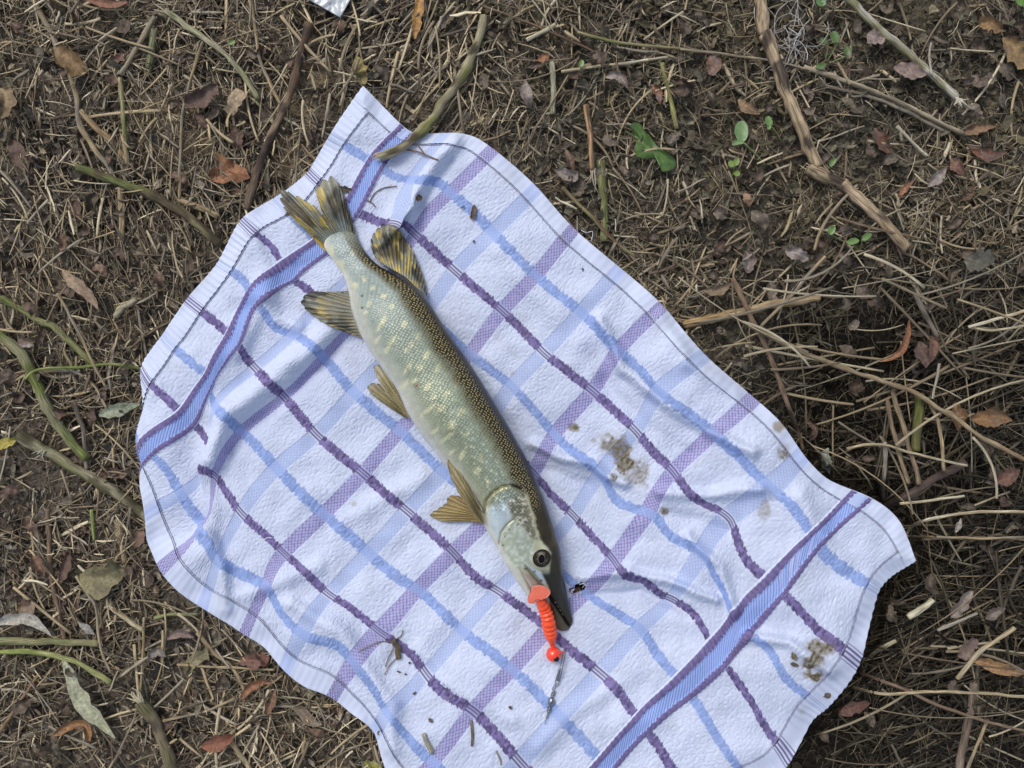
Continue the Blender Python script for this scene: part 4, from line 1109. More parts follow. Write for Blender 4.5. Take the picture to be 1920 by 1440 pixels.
R1 = lambda: (rng.uniform(0, 700), rng.uniform(0, 1440))
R2 = lambda: (rng.uniform(620, 1920), rng.uniform(0, 560))
R3 = lambda: (rng.uniform(1280, 1920), rng.uniform(500, 1440))
R4 = lambda: (rng.uniform(630, 900), rng.uniform(0, 240))
loose_straws(112, R1, lambda: rng.uniform(55, 170), lambda: rng.uniform(1.3, 3.2), lambda: rng.uniform(0, np.pi), lambda a, b: Glarge(np.array(a), np.array(b)) + rng.uniform(.007, .013),
             'loose tan straw on the brown litter beside the towel end with the pike tail', 'loose straws by the tail end of the towel', STRAW[:6], 1.0)
loose_straws(32, R4, lambda: rng.uniform(60, 150), lambda: rng.uniform(1.5, 3.4), lambda: (2.1 if rng.random() < .6 else 1.5) + rng.normal(0, .25), lambda a, b: Glarge(np.array(a), np.array(b)) + rng.uniform(.007, .014),
             'tan straw in the matted straw bundle by the plastic bag', 'matted straw bundle by the plastic bag', STRAW[:5], 1.0)
loose_straws(72, R2, lambda: rng.uniform(50, 180), lambda: rng.uniform(1.2, 2.8), lambda: rng.uniform(0, np.pi), lambda a, b: Glarge(np.array(a), np.array(b)) + rng.uniform(.007, .013),
             'loose thin straw on the dark crumbly litter around the broken reed', 'loose straws on the dark litter', STRAW, .9)
loose_straws(86, R3, lambda: rng.uniform(90, 330), lambda: rng.uniform(1.2, 3.0), lambda: rng.choice([-.35, -.1, .15, .45, 1.4, 2.7]) + rng.normal(0, .2), lambda a, b: Glarge(np.array(a), np.array(b)) + rng.uniform(.020, .072),
             'long thin dry stalk in the criss-cross thatch over the dark hollow', 'dry stalks thatched over the dark hollow', STRAW, .68)

# ------------------------------------------------------------------ traced stems and sticks
def stem(name, label, pts, r, c0, c1, lift=.011, cat='stick', n=None, m=9, rough=.10, taper=.9, knots=0, top=False, mat=None, stripes=0, c2=None, group=None):
    L_ = np.linalg.norm(np.diff(np.array(pts, float), axis=0), axis=1).sum()
    n = n or int(max(12, L_ / 6))
    q = resample(pts, n)
    sd = int(abs(pts[0][0] * 7 + pts[0][1] * 3)) % 991
    q = q + (np.stack([vn(np.arange(n) * .23, np.zeros(n), sd), vn(np.arange(n) * .23, np.zeros(n) + 5, sd)], -1) - .5) * min(r, 4) * .7
    zg = Ztop(q[:, 0], q[:, 1]) if top else Glarge(q[:, 0], q[:, 1])
    if not top: lift = lift + .036 * dep(q[:, 0], q[:, 1])
    if not top: lift = lift - .0025
    z = zg + lift + r * S * .6
    if not top:
        z = np.where(in_mask(tmask_out, q[:, 0], q[:, 1]), np.minimum(z, Glarge(q[:, 0], q[:, 1]) + .005), z)
    kk = np.ones(7) / 7; z = np.convolve(np.r_[[z[0]] * 3, z, [z[-1]] * 3], kk, 'valid')
    if top: z = np.maximum(z, zg + r * S * .8)
    rad_ = r * S * np.linspace(1, taper, n) * (1 + rough * 2 * (vn(np.arange(n) * .35, np.zeros(n), sd + 1) - .5))
    for kx in range(knots):
        p_ = (kx + .7) / (knots + .4)
        rad_ *= 1 + .28 * np.exp(-((np.linspace(0, 1, n) - p_) * n / 1.6) ** 2)
    c0 = np.array(c0); c1 = np.array(c1)
    def cf_(t, a):
        g = vn(a * 3 + 9, t * n * .10, sd + 3)
        c = mixc(np.broadcast_to(c0, (len(t), 3)), c1, sst(.38, .60, g * .75 + t * .25))
        if c2 is not None: c = mixc(c, np.array(c2), sst(.55, .7, vn(a * 4, t * n * .25, sd + 5)))
        if stripes:
            c = c * (1 - .55 * sst(.1, .8, np.sin(a * 2 * np.pi * stripes + 4 * vn(t * 6, a * 0, sd)))[:, None])
        return c * (.75 + .5 * vn(a * 8, t * n * .5, sd + 8))[:, None]
    o = tube_obj(name, W(q[:, 0], q[:, 1], z), rad_, mat or M_stem, cf_, None, max(m, 12) if r > 3.5 else m, bark=.30 if r > 3.5 else .15, seed=sd)
    if label: tag(o, label, cat, group)
    return o
def fray(parent, x, y, a, n_, ln_, c, spread=.5, lift=.012, r=.0006, top=False):
    for k_ in range(n_):
        aa = a + rng.normal(0, spread); l_ = ln_ * rng.uniform(.5, 1.1)
        ox, oy = rng.normal(0, 3, 2)
        q = resample([(x + ox, y + oy), (x + ox + l_ * .5 * math.cos(aa), y + oy + l_ * .5 * math.sin(aa)), (x + ox + l_ * math.cos(aa + rng.normal(0, .3)), y + oy + l_ * math.sin(aa + rng.normal(0, .3)))], 7)
        z = (Ztop(q[:, 0], q[:, 1]) if top else Glarge(q[:, 0], q[:, 1])) + lift + np.linspace(.001, rng.uniform(-.002, .003), 7)
        tube_obj('frayed_fibre', W(q[:, 0], q[:, 1], z), r * np.linspace(1.3, .5, 7), M_straw, straw_col(np.array(c) * rng.uniform(.7, 1.1)), parent, 4)

TAN, TAN2 = (.34, .26, .15), (.42, .34, .21); GRN, GRN2 = (.145, .165, .055), (.21, .20, .095); GREY, GREY2 = (.27, .235, .18), (.36, .33, .27); BRN, BRN2 = (.13, .085, .055), (.20, .14, .095); PALEC = (.55, .50, .36)
stem('dry_stalk', 'long tan dry stalk bending past the curled amber leaf', [(57, -10), (83, 40), (110, 90), (140, 167), (150, 233), (173, 273), (200, 310), (214, 328)], 5, TAN, GREY, .012, knots=2)
o = stem('green_twig', 'pale split plant stem fading to green at its lower end above the dark twig', [(310, 20), (367, 60), (427, 107), (467, 157), (483, 187)], 5.5, (.36, .33, .23), (.30, .29, .17), .013, c2=(.12, .15, .04)); fray(o, 312, 22, -2.6, 5, 22, (.5, .44, .3), .25)
stem('dark_twig', 'dark brown bark covered twig pointing at the pike tail', [(582, 44), (563, 100), (547, 167), (527, 217), (493, 290), (470, 360), (463, 392)], 7.5, BRN, (.24, .175, .115), .012, c2=(.07, .05, .04), knots=2, rough=.2)
o = stem('green_twig', 'thick green and brown stem lying beside the brown lobed leaf', [(147, 313), (207, 337), (293, 370), (350, 403), (410, 460)], 8.5, (.13, .145, .05), (.185, .165, .085), .013, c2=(.09, .07, .04), knots=1); fray(o, 148, 314, -2.6, 5, 26, (.5, .42, .27), .2)
stem('thin_stalk', 'thin grey stalk running straight down beside the bare soil patch', [(380, 78), (353, 167), (340, 233), (337, 372)], 2.8, GREY, TAN, .014)
stem('broken_stalk', 'pale tan stalk snapped above the bare soil patch', [(289, 30), (253, 97), (226, 140)], 4.5, TAN2, GREY, .013)
stem('broken_stalk', 'pale split stalk with greenish tip on the bare soil patch', [(226, 146), (230, 200), (236, 265), (240, 308)], 4.5, (.44, .36, .22), TAN, .012, c2=(.17, .19, .07))
stem('thin_stalk', 'thin tan stalk ending against the dark bark covered twig', [(467, -8), (480, 67), (487, 110), (505, 155), (527, 197)], 3.4, TAN, GREY, .013)
stem('wood_splinter', 'flat tan wood splinter lying under the long tan bent stalk', [(153, 208), (180, 238), (207, 263), (247, 312)], 6, (.30, .20, .11), TAN, .010)
stem('dry_stalk', 'short ribbed tan stalk end poking from the thick green stem', [(335, 376), (370, 388), (410, 406)], 6, TAN2, TAN, .010, stripes=4)
stem('dry_stalk', 'upright tan stalk piece below the thick green stem', [(226, 350), (230, 400), (228, 450)], 6, (.36, .27, .13), TAN, .010)
stem('green_twig', 'short mossy green stub between the pale stalks', [(288, 55), (284, 90), (279, 128)], 6, (.17, .19, .09), (.25, .23, .14), .010)
o = stem('mottled_stick', 'mottled green and grey stick with its broken end resting on the towel', [(907, 30), (900, 67), (887, 100), (862, 147), (832, 190), (808, 227), (775, 260), (750, 279), (711, 293)], 8, (.19, .19, .07), (.34, .30, .19), .004, c2=(.10, .085, .05), knots=2, rough=.2, top=True, m=12); fray(o, 712, 293, 3.0, 6, 12, (.55, .48, .32), .3, .006, .0007, True)
stem('dark_rootlet', 'thin dark forked rootlet on the towel beside the mottled stick', [(752, 280), (780, 283), (797, 290), (813, 297), (822, 300)], 1.5, BRN, BRN2, .001, 'rootlet', top=True)
stem('dark_rootlet', 'tiny dark rootlet branching down from the mottled stick', [(782, 270), (789, 280), (798, 290)], 1.2, BRN, BRN2, .002, 'rootlet', top=True)
o = stem('split_twig', 'reddish split stem standing up to the towel edge with frayed end', [(1098, 196), (1103, 230), (1108, 270), (1111, 318)], 5, (.33, .19, .10), (.40, .26, .15), .014, stripes=3); fray(o, 1111, 316, 1.55, 8, 46, (.5, .44, .33), .12)
stem('green_twig', 'short mossy grey and green stem stub near the orange leaf scrap', [(1035, 117), (1037, 165), (1037, 215)], 6, (.16, .19, .07), (.36, .34, .22), .011, c2=(.36, .34, .24))
stem('green_twig', 'yellow green stalk beside the ivy leaf', [(1240, 118), (1256, 180), (1270, 242)], 4.5, (.24, .23, .09), (.33, .29, .15), .011)
stem('green_twig', 'olive green stem half buried below the split reddish stem', [(1128, 300), (1132, 380), (1134, 452)], 8, (.13, .14, .05), (.20, .20, .09), .007)
stem('thin_stalk', 'olive bent stalk crossing the half buried stem by the towel edge', [(1053, 352), (1080, 378), (1113, 410), (1147, 447), (1190, 480)], 3.5, (.23, .20, .10), (.16, .10, .06), .012)
stem('thin_stalk', 'thin green vine stem running to the striped reed', [(1083, 60), (1160, 80), (1240, 88), (1290, 94)], 3, (.19, .20, .08), (.28, .24, .13), .012)
stem('thin_stalk', 'thin dark brown stalk sloping away from the mottled stick', [(897, 8), (1007, 50), (1070, 76), (1117, 100)], 2.4, BRN2, BRN, .013)
stem('dry_stalk', 'single pale yellow straw lying level above the ivy leaf', [(1053, 134), (1150, 121), (1252, 108)], 2.8, TAN2, PALEC, .014)
stem('wood_splinter', 'small pale split wood splinter between the mottled stick and ivy leaf', [(988, 76), (1015, 61), (1042, 46)], 4, PALEC, (.5, .47, .3), .013)
# the big reed: two jointed pieces of one broken stem
reed = thing('broken_reed', 'thick striped dry reed stem snapped at a joint', 'reed', W(1525, 310, .012))
def reed_part(name, pts, r, **kw):
    o_ = stem(name, None, pts, r, (.56, .43, .28), (.42, .32, .20), .016, m=16, stripes=6, c2=(.10, .075, .055), rough=.08, **kw)
    o_.parent = reed; o_.matrix_parent_inverse = Matrix.Translation(-Vector(reed.location)); return o_
reed_part('upper_stem', [(1424, -30), (1428, 20), (1433, 66)], 12.5)
reed_part('middle_stem', [(1433, 62), (1453, 112), (1480, 187), (1510, 262), (1532, 312)], 11.5)
reed_part('lower_stem', [(1517, 315), (1550, 333), (1582, 347)], 11)
reed_part('end_stem', [(1578, 345), (1612, 375), (1645, 405), (1700, 468)], 10.5)
for (x_, y_) in [(1434, 65), (1580, 346)]:
    o_ = stem('joint', None, [(x_ - 4, y_ - 5), (x_ + 4, y_ + 5)], 13, (.16, .11, .07), (.10, .07, .05), .012, m=14); o_.parent = reed; o_.matrix_parent_inverse = Matrix.Translation(-Vector(reed.location))
fray(reed, 1522, 312, 3.0, 7, 16, (.55, .47, .34), .35, .016)
o = stem('weathered_stick', 'weathered whitish grey stick with a frayed brush-like end', [(1583, -12), (1640, 47), (1707, 103), (1763, 153), (1795, 184)], 7, (.24, .225, .13), (.50, .46, .37), .013, c2=(.42, .40, .33), m=11); fray(o, 1797, 186, .75, 14, 24, (.62, .57, .46), .5, .016, .0008)
stem('thin_shoot', 'thin pale side shoot beside the weathered whitish stick', [(1747, 140), (1742, 105), (1746, 80)], 2, (.5, .46, .36), GREY2, .018)
stem('dry_stalk', 'long tan split stalk lying across the purple leaves right of the reed', [(1508, 126), (1600, 157), (1680, 190), (1745, 222), (1808, 250)], 4.5, (.42, .36, .25), (.22, .185, .13), .013)
stem('dry_stalk', 'darker split half stalk running alongside the long tan split stalk', [(1530, 160), (1620, 178), (1690, 205), (1770, 245)], 3.5, (.18, .15, .11), GREY, .011)
stem('thin_stalk', 'thin straight stalk leading onto the striped reed', [(1275, 92), (1360, 102), (1440, 113), (1513, 130)], 2.3, GREY, TAN, .015)
stem('wood_splinter', 'pale splinter among the maroon leaves', [(1682, 236), (1708, 264), (1738, 294)], 3.2, GREY2, PALEC, .013)
stem('thin_stalk', 'thin brown stalk crossing over the reed lower end', [(1568, 408), (1640, 428), (1725, 448)], 2.4, BRN2, TAN, .022)
stem('thin_stalk', 'curved tan stalk crossing under the reed lower end', [(1526, 470), (1540, 430), (1563, 393), (1607, 348)], 3, TAN, GREY, .020)
stem('thick_tan_stick', 'thick smooth tan stick pointing to the towel edge', [(1284, 610), (1330, 598), (1380, 587), (1467, 568), (1536, 559)], 8, (.37, .25, .12), (.43, .32, .18), .014, m=12)
stem('long_twig', 'long thin knotty twig crossing the thatch', [(1418, 615), (1497, 657), (1580, 690), (1663, 717), (1707, 733), (1780, 777), (1847, 823), (1935, 868)], 4.4, (.33, .26, .16), (.28, .20, .12), .040, knots=5)
stem('brown_stalk', 'brown stalk reaching down to the stained towel edge', [(1373, 522), (1413, 603), (1437, 653), (1467, 730), (1497, 815), (1507, 842)], 4.5, (.24, .16, .10), BRN2, .030)
stem('dry_stalk', 'tan straw pair crossing the thick smooth tan stick', [(1548, 481), (1510, 522), (1480, 557), (1427, 613)], 3.2, TAN, GREY, .030)
stem('dark_branch', 'dark purple brown stem against the towel corner', [(1655, 950), (1707, 927), (1753, 897), (1810, 868)], 8, (.085, .060, .052), (.12, .09, .075), .022)
stem('dry_stalk', 'pale forked straw entering over the thatch', [(1932, 580), (1873, 597), (1817, 613)], 3.2, TAN2, PALEC, .042)
stem('dry_stalk', 'lower prong of the pale forked straw', [(1818, 613), (1860, 620), (1920, 610)], 2.6, TAN2, PALEC, .041)
stem('knotty_twig', 'short grey brown twig above the maroon curled leaf', [(1715, 550), (1735, 590), (1757, 632)], 4.2, (.25, .19, .14), GREY, .040)
stem('dry_stalk', 'pale arched straw below the long knotty twig', [(1588, 842), (1620, 834), (1655, 834), (1713, 850), (1813, 873)], 2.6, TAN2, PALEC, .036)
stem('dry_stalk', 'grey split straw standing down towards the dark stem', [(1660, 828), (1658, 880), (1656, 940)], 4, GREY2, GREY, .030, stripes=3)
stem('dry_stalk', 'brown ribbed stalk hanging from the long knotty twig', [(1673, 733), (1693, 797), (1708, 850), (1723, 908)], 4.5, (.24, .18, .12), TAN, .030)
stem('dry_stalk', 'brown stalk parallel to the ribbed one below the long twig', [(1662, 746), (1680, 830), (1703, 905)], 4.5, (.20, .15, .10), TAN, .026)
stem('green_twig', 'olive green stub with torn top under the long knotty twig', [(1724, 738), (1721, 790), (1717, 845)], 9, (.12, .125, .04), (.16, .15, .06), .026)
stem('dry_stalk', 'thin straw right of the olive stub', [(1743, 757), (1763, 807), (1770, 882)], 3.6, GREY, TAN, .034)
stem('dry_stalk', 'upright thin straw above the long knotty twig', [(1761, 682), (1755, 715), (1749, 748)], 2.4, TAN, GREY2, .044)
stem('dry_stalk', 'pale straw resting bent by the towel corner', [(1698, 1003), (1722, 980), (1810, 962), (1860, 960), (1930, 961)], 3, TAN2, PALEC, .030)
stem('dry_stalk', 'yellowish straw ending at the towel corner band', [(1688, 945), (1740, 940), (1808, 929)], 2.6, TAN2, PALEC, .032)
stem('dry_stalk', 'long yellow straw running out past the leaf scrap', [(1598, 1287), (1660, 1301), (1760, 1296), (1925, 1306)], 3, TAN2, (.40, .33, .2), .036)
stem('thin_stalk', 'long dark brown stalk sloping away from the stained hem', [(1612, 1262), (1690, 1290), (1760, 1322), (1850, 1352), (1930, 1372)], 3.2, (.25, .18, .12), BRN2, .034)
stem('wood_splinter', 'pale chewed splinter beside the towel end', [(1704, 1158), (1725, 1143), (1750, 1126)], 5.5, (.52, .48, .32), PALEC, .030)
stem('dry_stalk', 'thick pale stick piece pointing at the amber leaf', [(1795, 1272), (1830, 1230), (1870, 1200), (1902, 1176)], 4, (.40, .34, .23), TAN2, .036)
stem('dark_branch', 'brown woody stem standing in the lowest part of the thatch', [(1797, 1445), (1808, 1390), (1820, 1330), (1826, 1280)], 7, (.16, .12, .09), (.24, .19, .15), .020)
stem('dry_stalk', 'straw with torn end next to the towel hem stripes', [(1625, 1235), (1650, 1218), (1680, 1202)], 4, (.36, .32, .2), PALEC, .028)
stem('dry_stalk', 'grey straw leaning out of the thatch', [(1758, 1182), (1795, 1166), (1832, 1150)], 3, GREY2, GREY, .034)
stem('green_twig', 'fresh green stub at the towel edge', [(1472, 1385), (1474, 1415), (1476, 1450)], 8, (.10, .13, .03), (.13, .15, .05), .022)
stem('thin_stalk', 'straw crossing over the pale bent straw', [(1700, 1005), (1780, 1008), (1850, 1009), (1920, 1006)], 2.4, TAN, GREY, .028)
stem('dry_stalk', 'short straw leaning on the woody stem', [(1812, 1446), (1832, 1400), (1852, 1350)], 3, GREY, TAN, .026)
# left side
stem('green_twig', 'slim green stem rising above the thick curved green stem', [(4, 560), (67, 597), (100, 613), (140, 650), (180, 686)], 6.5, (.15, .17, .055), (.22, .22, .10), .012)
stem('green_twig', 'thick curved green stem on the leaf litter', [(-8, 624), (43, 667), (67, 720), (103, 787), (135, 830), (163, 862)], 9, (.14, .165, .05), (.24, .23, .13), .014, m=11)
o = stem('green_twig', 'thick grey green stem with torn skin running under the towel', [(34, 818), (83, 843), (150, 883), (200, 913), (262, 958), (300, 985)], 11, (.145, .15, .055), (.30, .27, .18), .010, m=12, c2=(.10, .09, .05)); fray(o, 78, 848, 2.6, 6, 22, (.5, .47, .35), .35, .016)
stem('green_shoot', 'thin bright green shoot running under the towel corner', [(47, 711), (67, 694), (110, 690), (160, 688), (213, 683), (268, 691)], 2.6, (.19, .23, .06), (.23, .26, .09), .019)
stem('thin_stalk', 'thin tan stalk crossing the slim green stem', [(108, 550), (143, 613), (163, 657), (197, 725)], 2.7, TAN, GREY, .020)
stem('thin_stalk', 'curved grey stalk hooking down below the green shoot', [(80, 698), (115, 696), (145, 698), (177, 723), (200, 765)], 2.6, GREY2, TAN, .014)
stem('thin_stalk', 'upright dark grey twig beside the thick curved stem', [(140, 753), (150, 785), (157, 807), (163, 880)], 4, (.16, .135, .11), GREY, .013)
stem('wood_splinter', 'pale shredded stalk piece left of the towel edge', [(216, 593), (232, 575), (255, 560)], 6, (.5, .44, .29), PALEC, .012, stripes=3)
stem('green_twig', 'level grey green stem above the long pale leaf', [(-8, 1203), (50, 1203), (100, 1202), (185, 1207)], 6.5, (.19, .205, .09), (.24, .23, .12), .014)
stem('green_shoot', 'arched yellow green stem over the base of the long pale leaf', [(-8, 1222), (60, 1223), (133, 1237), (173, 1257), (208, 1281)], 4.8, (.24, .28, .085), (.30, .31, .13), .016)
stem('brown_stalk', 'upright brown stalk crossing behind the level grey green stem', [(89, 955), (92, 1020), (95, 1070), (110, 1147), (133, 1235)], 4, (.22, .15, .10), BRN2, .011)
o = stem('broken_twig', 'brown mottled broken stem with splintered pale top', [(263, 1315), (290, 1353), (310, 1403), (327, 1450)], 10, (.15, .135, .07), (.23, .19, .12), .012, m=12, c2=(.09, .07, .05), rough=.2); fray(o, 264, 1316, -2.3, 12, 30, (.58, .52, .36), .6, .016, .0008)
stem('thin_stalk', 'long thin grey stalk passing the splintered stem', [(270, 1158), (268, 1230), (262, 1300), (247, 1360), (203, 1446)], 2.3, GREY, TAN, .016)
stem('dry_stalk', 'bent grey stalk below the towel hem', [(370, 1187), (400, 1223), (437, 1253), (460, 1296)], 3.6, GREY2, TAN, .013)
stem('thin_stalk', 'straight straw lying level beside the bent grey stalk', [(333, 1247), (400, 1250), (515, 1256)], 2.3, TAN, TAN2, .015)
stem('green_twig', 'short green stalk left of the towel fold', [(172, 955), (174, 985), (177, 1012)], 3.4, (.22, .26, .09), (.26, .27, .12), .013)
stem('thin_stalk', 'long bent straw left of the dull yellow leaf', [(143, 1080), (165, 1115), (180, 1140), (187, 1207), (207, 1262)], 2.5, TAN2, GREY, .015)
o = stem('dry_stalk', 'pale splintered stalk by the green shoot under the hem', [(212, 1140), (240, 1165), (270, 1184)], 4.5, (.48, .42, .27), TAN, .013); fray(o, 212, 1140, -2.4, 5, 16, (.6, .54, .38), .4)
stem('green_shoot', 'short green shoot running under the towel hem', [(288, 1158), (325, 1152), (372, 1152)], 3.4, (.20, .22, .09), (.26, .26, .12), .012)
stem('brown_stalk', 'ribbed brown stalk beside the mottled green leaf', [(222, 965), (226, 1010), (234, 1056)], 5.5, (.20, .16, .09), TAN, .010)
stem('brown_stalk', 'brown stalk leaning on the orange curled leaf', [(0, 1370), (40, 1310), (75, 1262)], 3.5, (.26, .17, .10), BRN2, .013)
stem('thin_stalk', 'pale thin stalk slanting below the long pale leaf', [(92, 1362), (140, 1385), (180, 1404)], 2.4, GREY2, GREY, .016)
stem('thin_stalk', 'straw crossing below the dull yellow leaf', [(305, 1352), (380, 1335), (440, 1310)], 2.6, GREY2, TAN, .014)
stem('dry_stalk', 'straight tan stalk left of the yellow leaf at the towel edge', [(432, 1390), (455, 1420), (470, 1446)], 4.5, TAN2, TAN, .012)
# debris on the towel
stem('twig_crumb', 'short brown twig crumb lying across the purple check', [(883, 1352), (886, 1372), (884, 1398)], 2.6, (.20, .16, .11), GREY, .0008, 'twig', top=True)
stem('twig_crumb', 'tiny curved grey stalk on the towel near the lower purple line', [(930, 1408), (937, 1422), (939, 1434)], 1.6, GREY2, GREY, .0006, 'twig', top=True)
stem('wood_splinter', 'pale flat splinter lying on the blue towel stripe', [(793, 1376), (800, 1392), (809, 1412)], 4.2, (.40, .37, .26), GREY2, .0008, 'splinter', top=True)
stem('dark_rootlet', 'curved dark rootlet on the towel above the back fin', [(694, 376), (703, 362), (720, 352), (744, 349)], 1.0, BRN, BRN2, .0006, 'rootlet', top=True)
stem('dark_rootlet', 'short forked rootlet end on the towel above the back fin', [(688, 376), (697, 380), (704, 388)], 1.2, BRN, BRN2, .0006, 'rootlet', top=True)
stem('dark_rootlet', 'fine pale fibre lying over the back fin', [(757, 520), (765, 503), (778, 495), (786, 492)], .8, GREY2, GREY, .0025, 'fibre', top=True)
stem('root_tangle', 'brown root tangle lump on the lower purple towel line', [(738, 1200), (745, 1215), (748, 1235)], 5, (.14, .105, .06), (.20, .16, .10), .001, 'root', top=True, rough=.35)
for k_, (p_, l_) in enumerate([([(744, 1208), (732, 1225), (722, 1250)], 'root hair bending down from the brown root tangle'), ([(738, 1203), (715, 1203), (690, 1212), (672, 1222)], 'long root hair lying left of the brown root tangle'), ([(740, 1200), (752, 1192), (755, 1182)], 'short root hair above the brown root tangle'), ([(745, 1232), (730, 1248), (721, 1265)], 'root hair hanging off the brown root tangle tip')]):
    stem('dark_rootlet', l_, p_, 1.0, BRN2, GREY, .001, 'rootlet', top=True)

# ------------------------------------------------------------------ leaves
def leaf_geo(spine, width, profile, curl, z, sd, fold=.0, crumple=.0015, nl=15, nw=7, teeth=0, twist=0.0, rag=.9):
    q = resample(spine, nl)
    T = np.gradient(q, axis=0); T /= np.linalg.norm(T, axis=1, keepdims=True) + 1e-9
    Nn = np.stack([-T[:, 1], T[:, 0]], -1)
    t = np.linspace(0, 1, nl)[:, None]; j = np.linspace(-1, 1, nw)[None]
    w = width * profile(t)
    w = w * (1 + rag * (fbm(t * 9 + sd, np.sign(j) * 7.3 + 0 * t, sd + 9, 2) - .5) * np.abs(j))
    if teeth: w = w * (1 + .16 * np.sign(np.sin(t * teeth * 2 * np.pi)) * np.abs(j))
    ang = j * curl + twist * (t - .5)
    lat_ = w * (np.sin(ang) / max(abs(curl), .15) if abs(curl) > .15 else j + 0 * t)
    hz = w * S * ((1 - np.cos(ang)) / max(abs(curl), .15)) if abs(curl) > .15 else 0 * lat_
    X = q[:, None, 0] + Nn[:, None, 0] * lat_; Y = q[:, None, 1] + Nn[:, None, 1] * lat_
    Z = z[:, None] + hz + fold * w * S * np.abs(j) + crumple * (fbm(X / 14. + sd, Y / 14., sd, 3) - .5) * 2
    return X, Y, Z, t + 0 * j, j + 0 * t
P_lance = lambda t: np.sin(np.pi * np.clip(t, 0.02, .985) ** .85) ** .8 + .02
P_oval = lambda t: np.sqrt(np.clip(1 - (2 * t - 1) ** 2, .003, 1))
P_ragged = lambda t: (np.sqrt(np.clip(1 - (2 * t - 1) ** 2, .02, 1))) * (.75 + .5 * vn(t * 6, t * 0 + 3, 7))
def leaf(name, label, spine, width, c, c2=None, prof=P_lance, curl=.5, lift=.010, cat='leaf', fold=.1, crumple=.0012, mat=None, top=False, group=None, parent=None, twist=0.0, arch=.0, teeth=0, rib=1.25):
    sd = int(abs(spine[0][0] * 5 + spine[0][1] * 11)) % 883
    nl = 17
    q = resample(spine, nl)
    zg = Ztop(q[:, 0], q[:, 1]) + lift if top else Glarge(q[:, 0], q[:, 1]) + lift + .036 * dep(q[:, 0], q[:, 1])
    if not top: zg = np.where(in_mask(tmask_out, q[:, 0], q[:, 1]), np.minimum(zg, Glarge(q[:, 0], q[:, 1]) + .005), zg)
    zg = np.full(nl, zg.mean()) * .6 + zg * .4 + arch * np.sin(np.linspace(0, np.pi, nl))
    X, Y, Z, t, j = leaf_geo(spine, width, prof, curl, zg, sd, fold, crumple, nl, 9, teeth, twist, .9 if mat is None else .1)
    if not top:
        Z = np.where(in_mask(tmask_out, X, Y), np.minimum(Z, Glarge(X, Y) + .008), Z)
    base = np.array(c, float) * (1.0 if mat is not None else 1.18)
    if mat is None: base = base * .64 + np.array([.15, .118, .086]) * .36
    if c2 is not None and mat is None: c2 = np.array(c2) * .9 + np.array([.15, .118, .086]) * .2
    cc = mixc(np.broadcast_to(base, X.shape + (3,)), np.array(c2 if c2 is not None else base * .55), sst(.45, .7, fbm(X / 13., Y / 13., sd + 3, 3)))
    cc = mixc(cc, base * rib, np.exp(-(j / .12) ** 2) * .8)
    vein = np.abs(np.sin((t * 7 + np.abs(j) * .9) * np.pi)) ; cc = mixc(cc, base * 1.12, sst(.22, .05, vein) * .45)
    o = mk(name, W(X, Y, Z), gridF(nl, 9), mat or M_leaf, cc.reshape(-1, 3), parent)
    if label: tag(o, label, cat, group)
    return o

RED, MAR, AMB, ORN, PUR, GRYL, BRL = (.20, .075, .042), (.095, .050, .040), (.22, .13, .05), (.30, .14, .055), (.15, .105, .095), (.27, .245, .215), (.16, .10, .062)
# outline leaves (traced): triangulated patch with relief
def patch_leaf(name, poly, c, c2, z0, seed, veins, mat, parent, bend=.003, hook=None):
    poly = resample(list(poly) + [poly[0]], 56, False)[:-1]
    cx_, cy_ = poly.mean(0)
    rr2 = np.linspace(0, 1, 8)[:, None]
    X = cx_ + (poly[None, :, 0] - cx_) * rr2; Y = cy_ + (poly[None, :, 1] - cy_) * rr2
    Z = z0 + bend * rr2 ** 2 * np.sin(np.arange(55) * .45)[None] + .003 * (fbm(X / 17., Y / 17., seed, 3) - .5)
    dv = np.full(X.shape, 99.)
    for v_ in veins: dv = np.minimum(dv, segdist(X, Y, v_))
    Z = Z - .0010 * np.exp(-(dv / 2.2) ** 2)
    cc = mixc(np.broadcast_to(np.array(c), X.shape + (3,)), np.array(c2), sst(.4, .7, fbm(X / 12., Y / 12., seed + 4, 3)))
    cc = mixc(cc, np.array(c) * 1.5, np.exp(-(dv / 1.4) ** 2) * .55)
    return mk(name, W(X, Y, Z), gridF(8, 55, True), mat, cc.reshape(-1, 3), parent)
ivz = .014
ivy = thing('ivy_leaf', 'glossy green lobed ivy leaf lying on the dark litter', 'leaf', W(1222, 275, ivz))
patch_leaf('blade', [(1180, 236), (1188, 229), (1200, 231), (1210, 246), (1224, 262), (1232, 275), (1246, 283), (1260, 292), (1268, 304), (1264, 316), (1252, 321), (1240, 322), (1237, 308), (1236, 296), (1222, 297), (1205, 297), (1192, 293), (1190, 280), (1193, 266), (1188, 250)], (.085, .155, .035), (.060, .115, .028), ivz, 201,
           [[(1196, 262), (1215, 275), (1236, 285), (1260, 305)], [(1215, 275), (1196, 290)], [(1210, 270), (1192, 240)], [(1236, 285), (1245, 315)]], M_fresh, ivy)
tube_obj('stalk', W(np.array([1196., 1190, 1180, 1172]), np.array([262., 258, 250, 246]), np.array([ivz, ivz - .001, ivz - .003, ivz - .004])), .0006, M_stem, lambda t, a: np.broadcast_to(np.array([.13, .16, .06]), (len(t), 3)), ivy, 6)
blf = thing('brown_lobed_leaf', 'crisp russet brown toothed leaf between the twig and the towel edge', 'leaf', W(430, 320, .014))
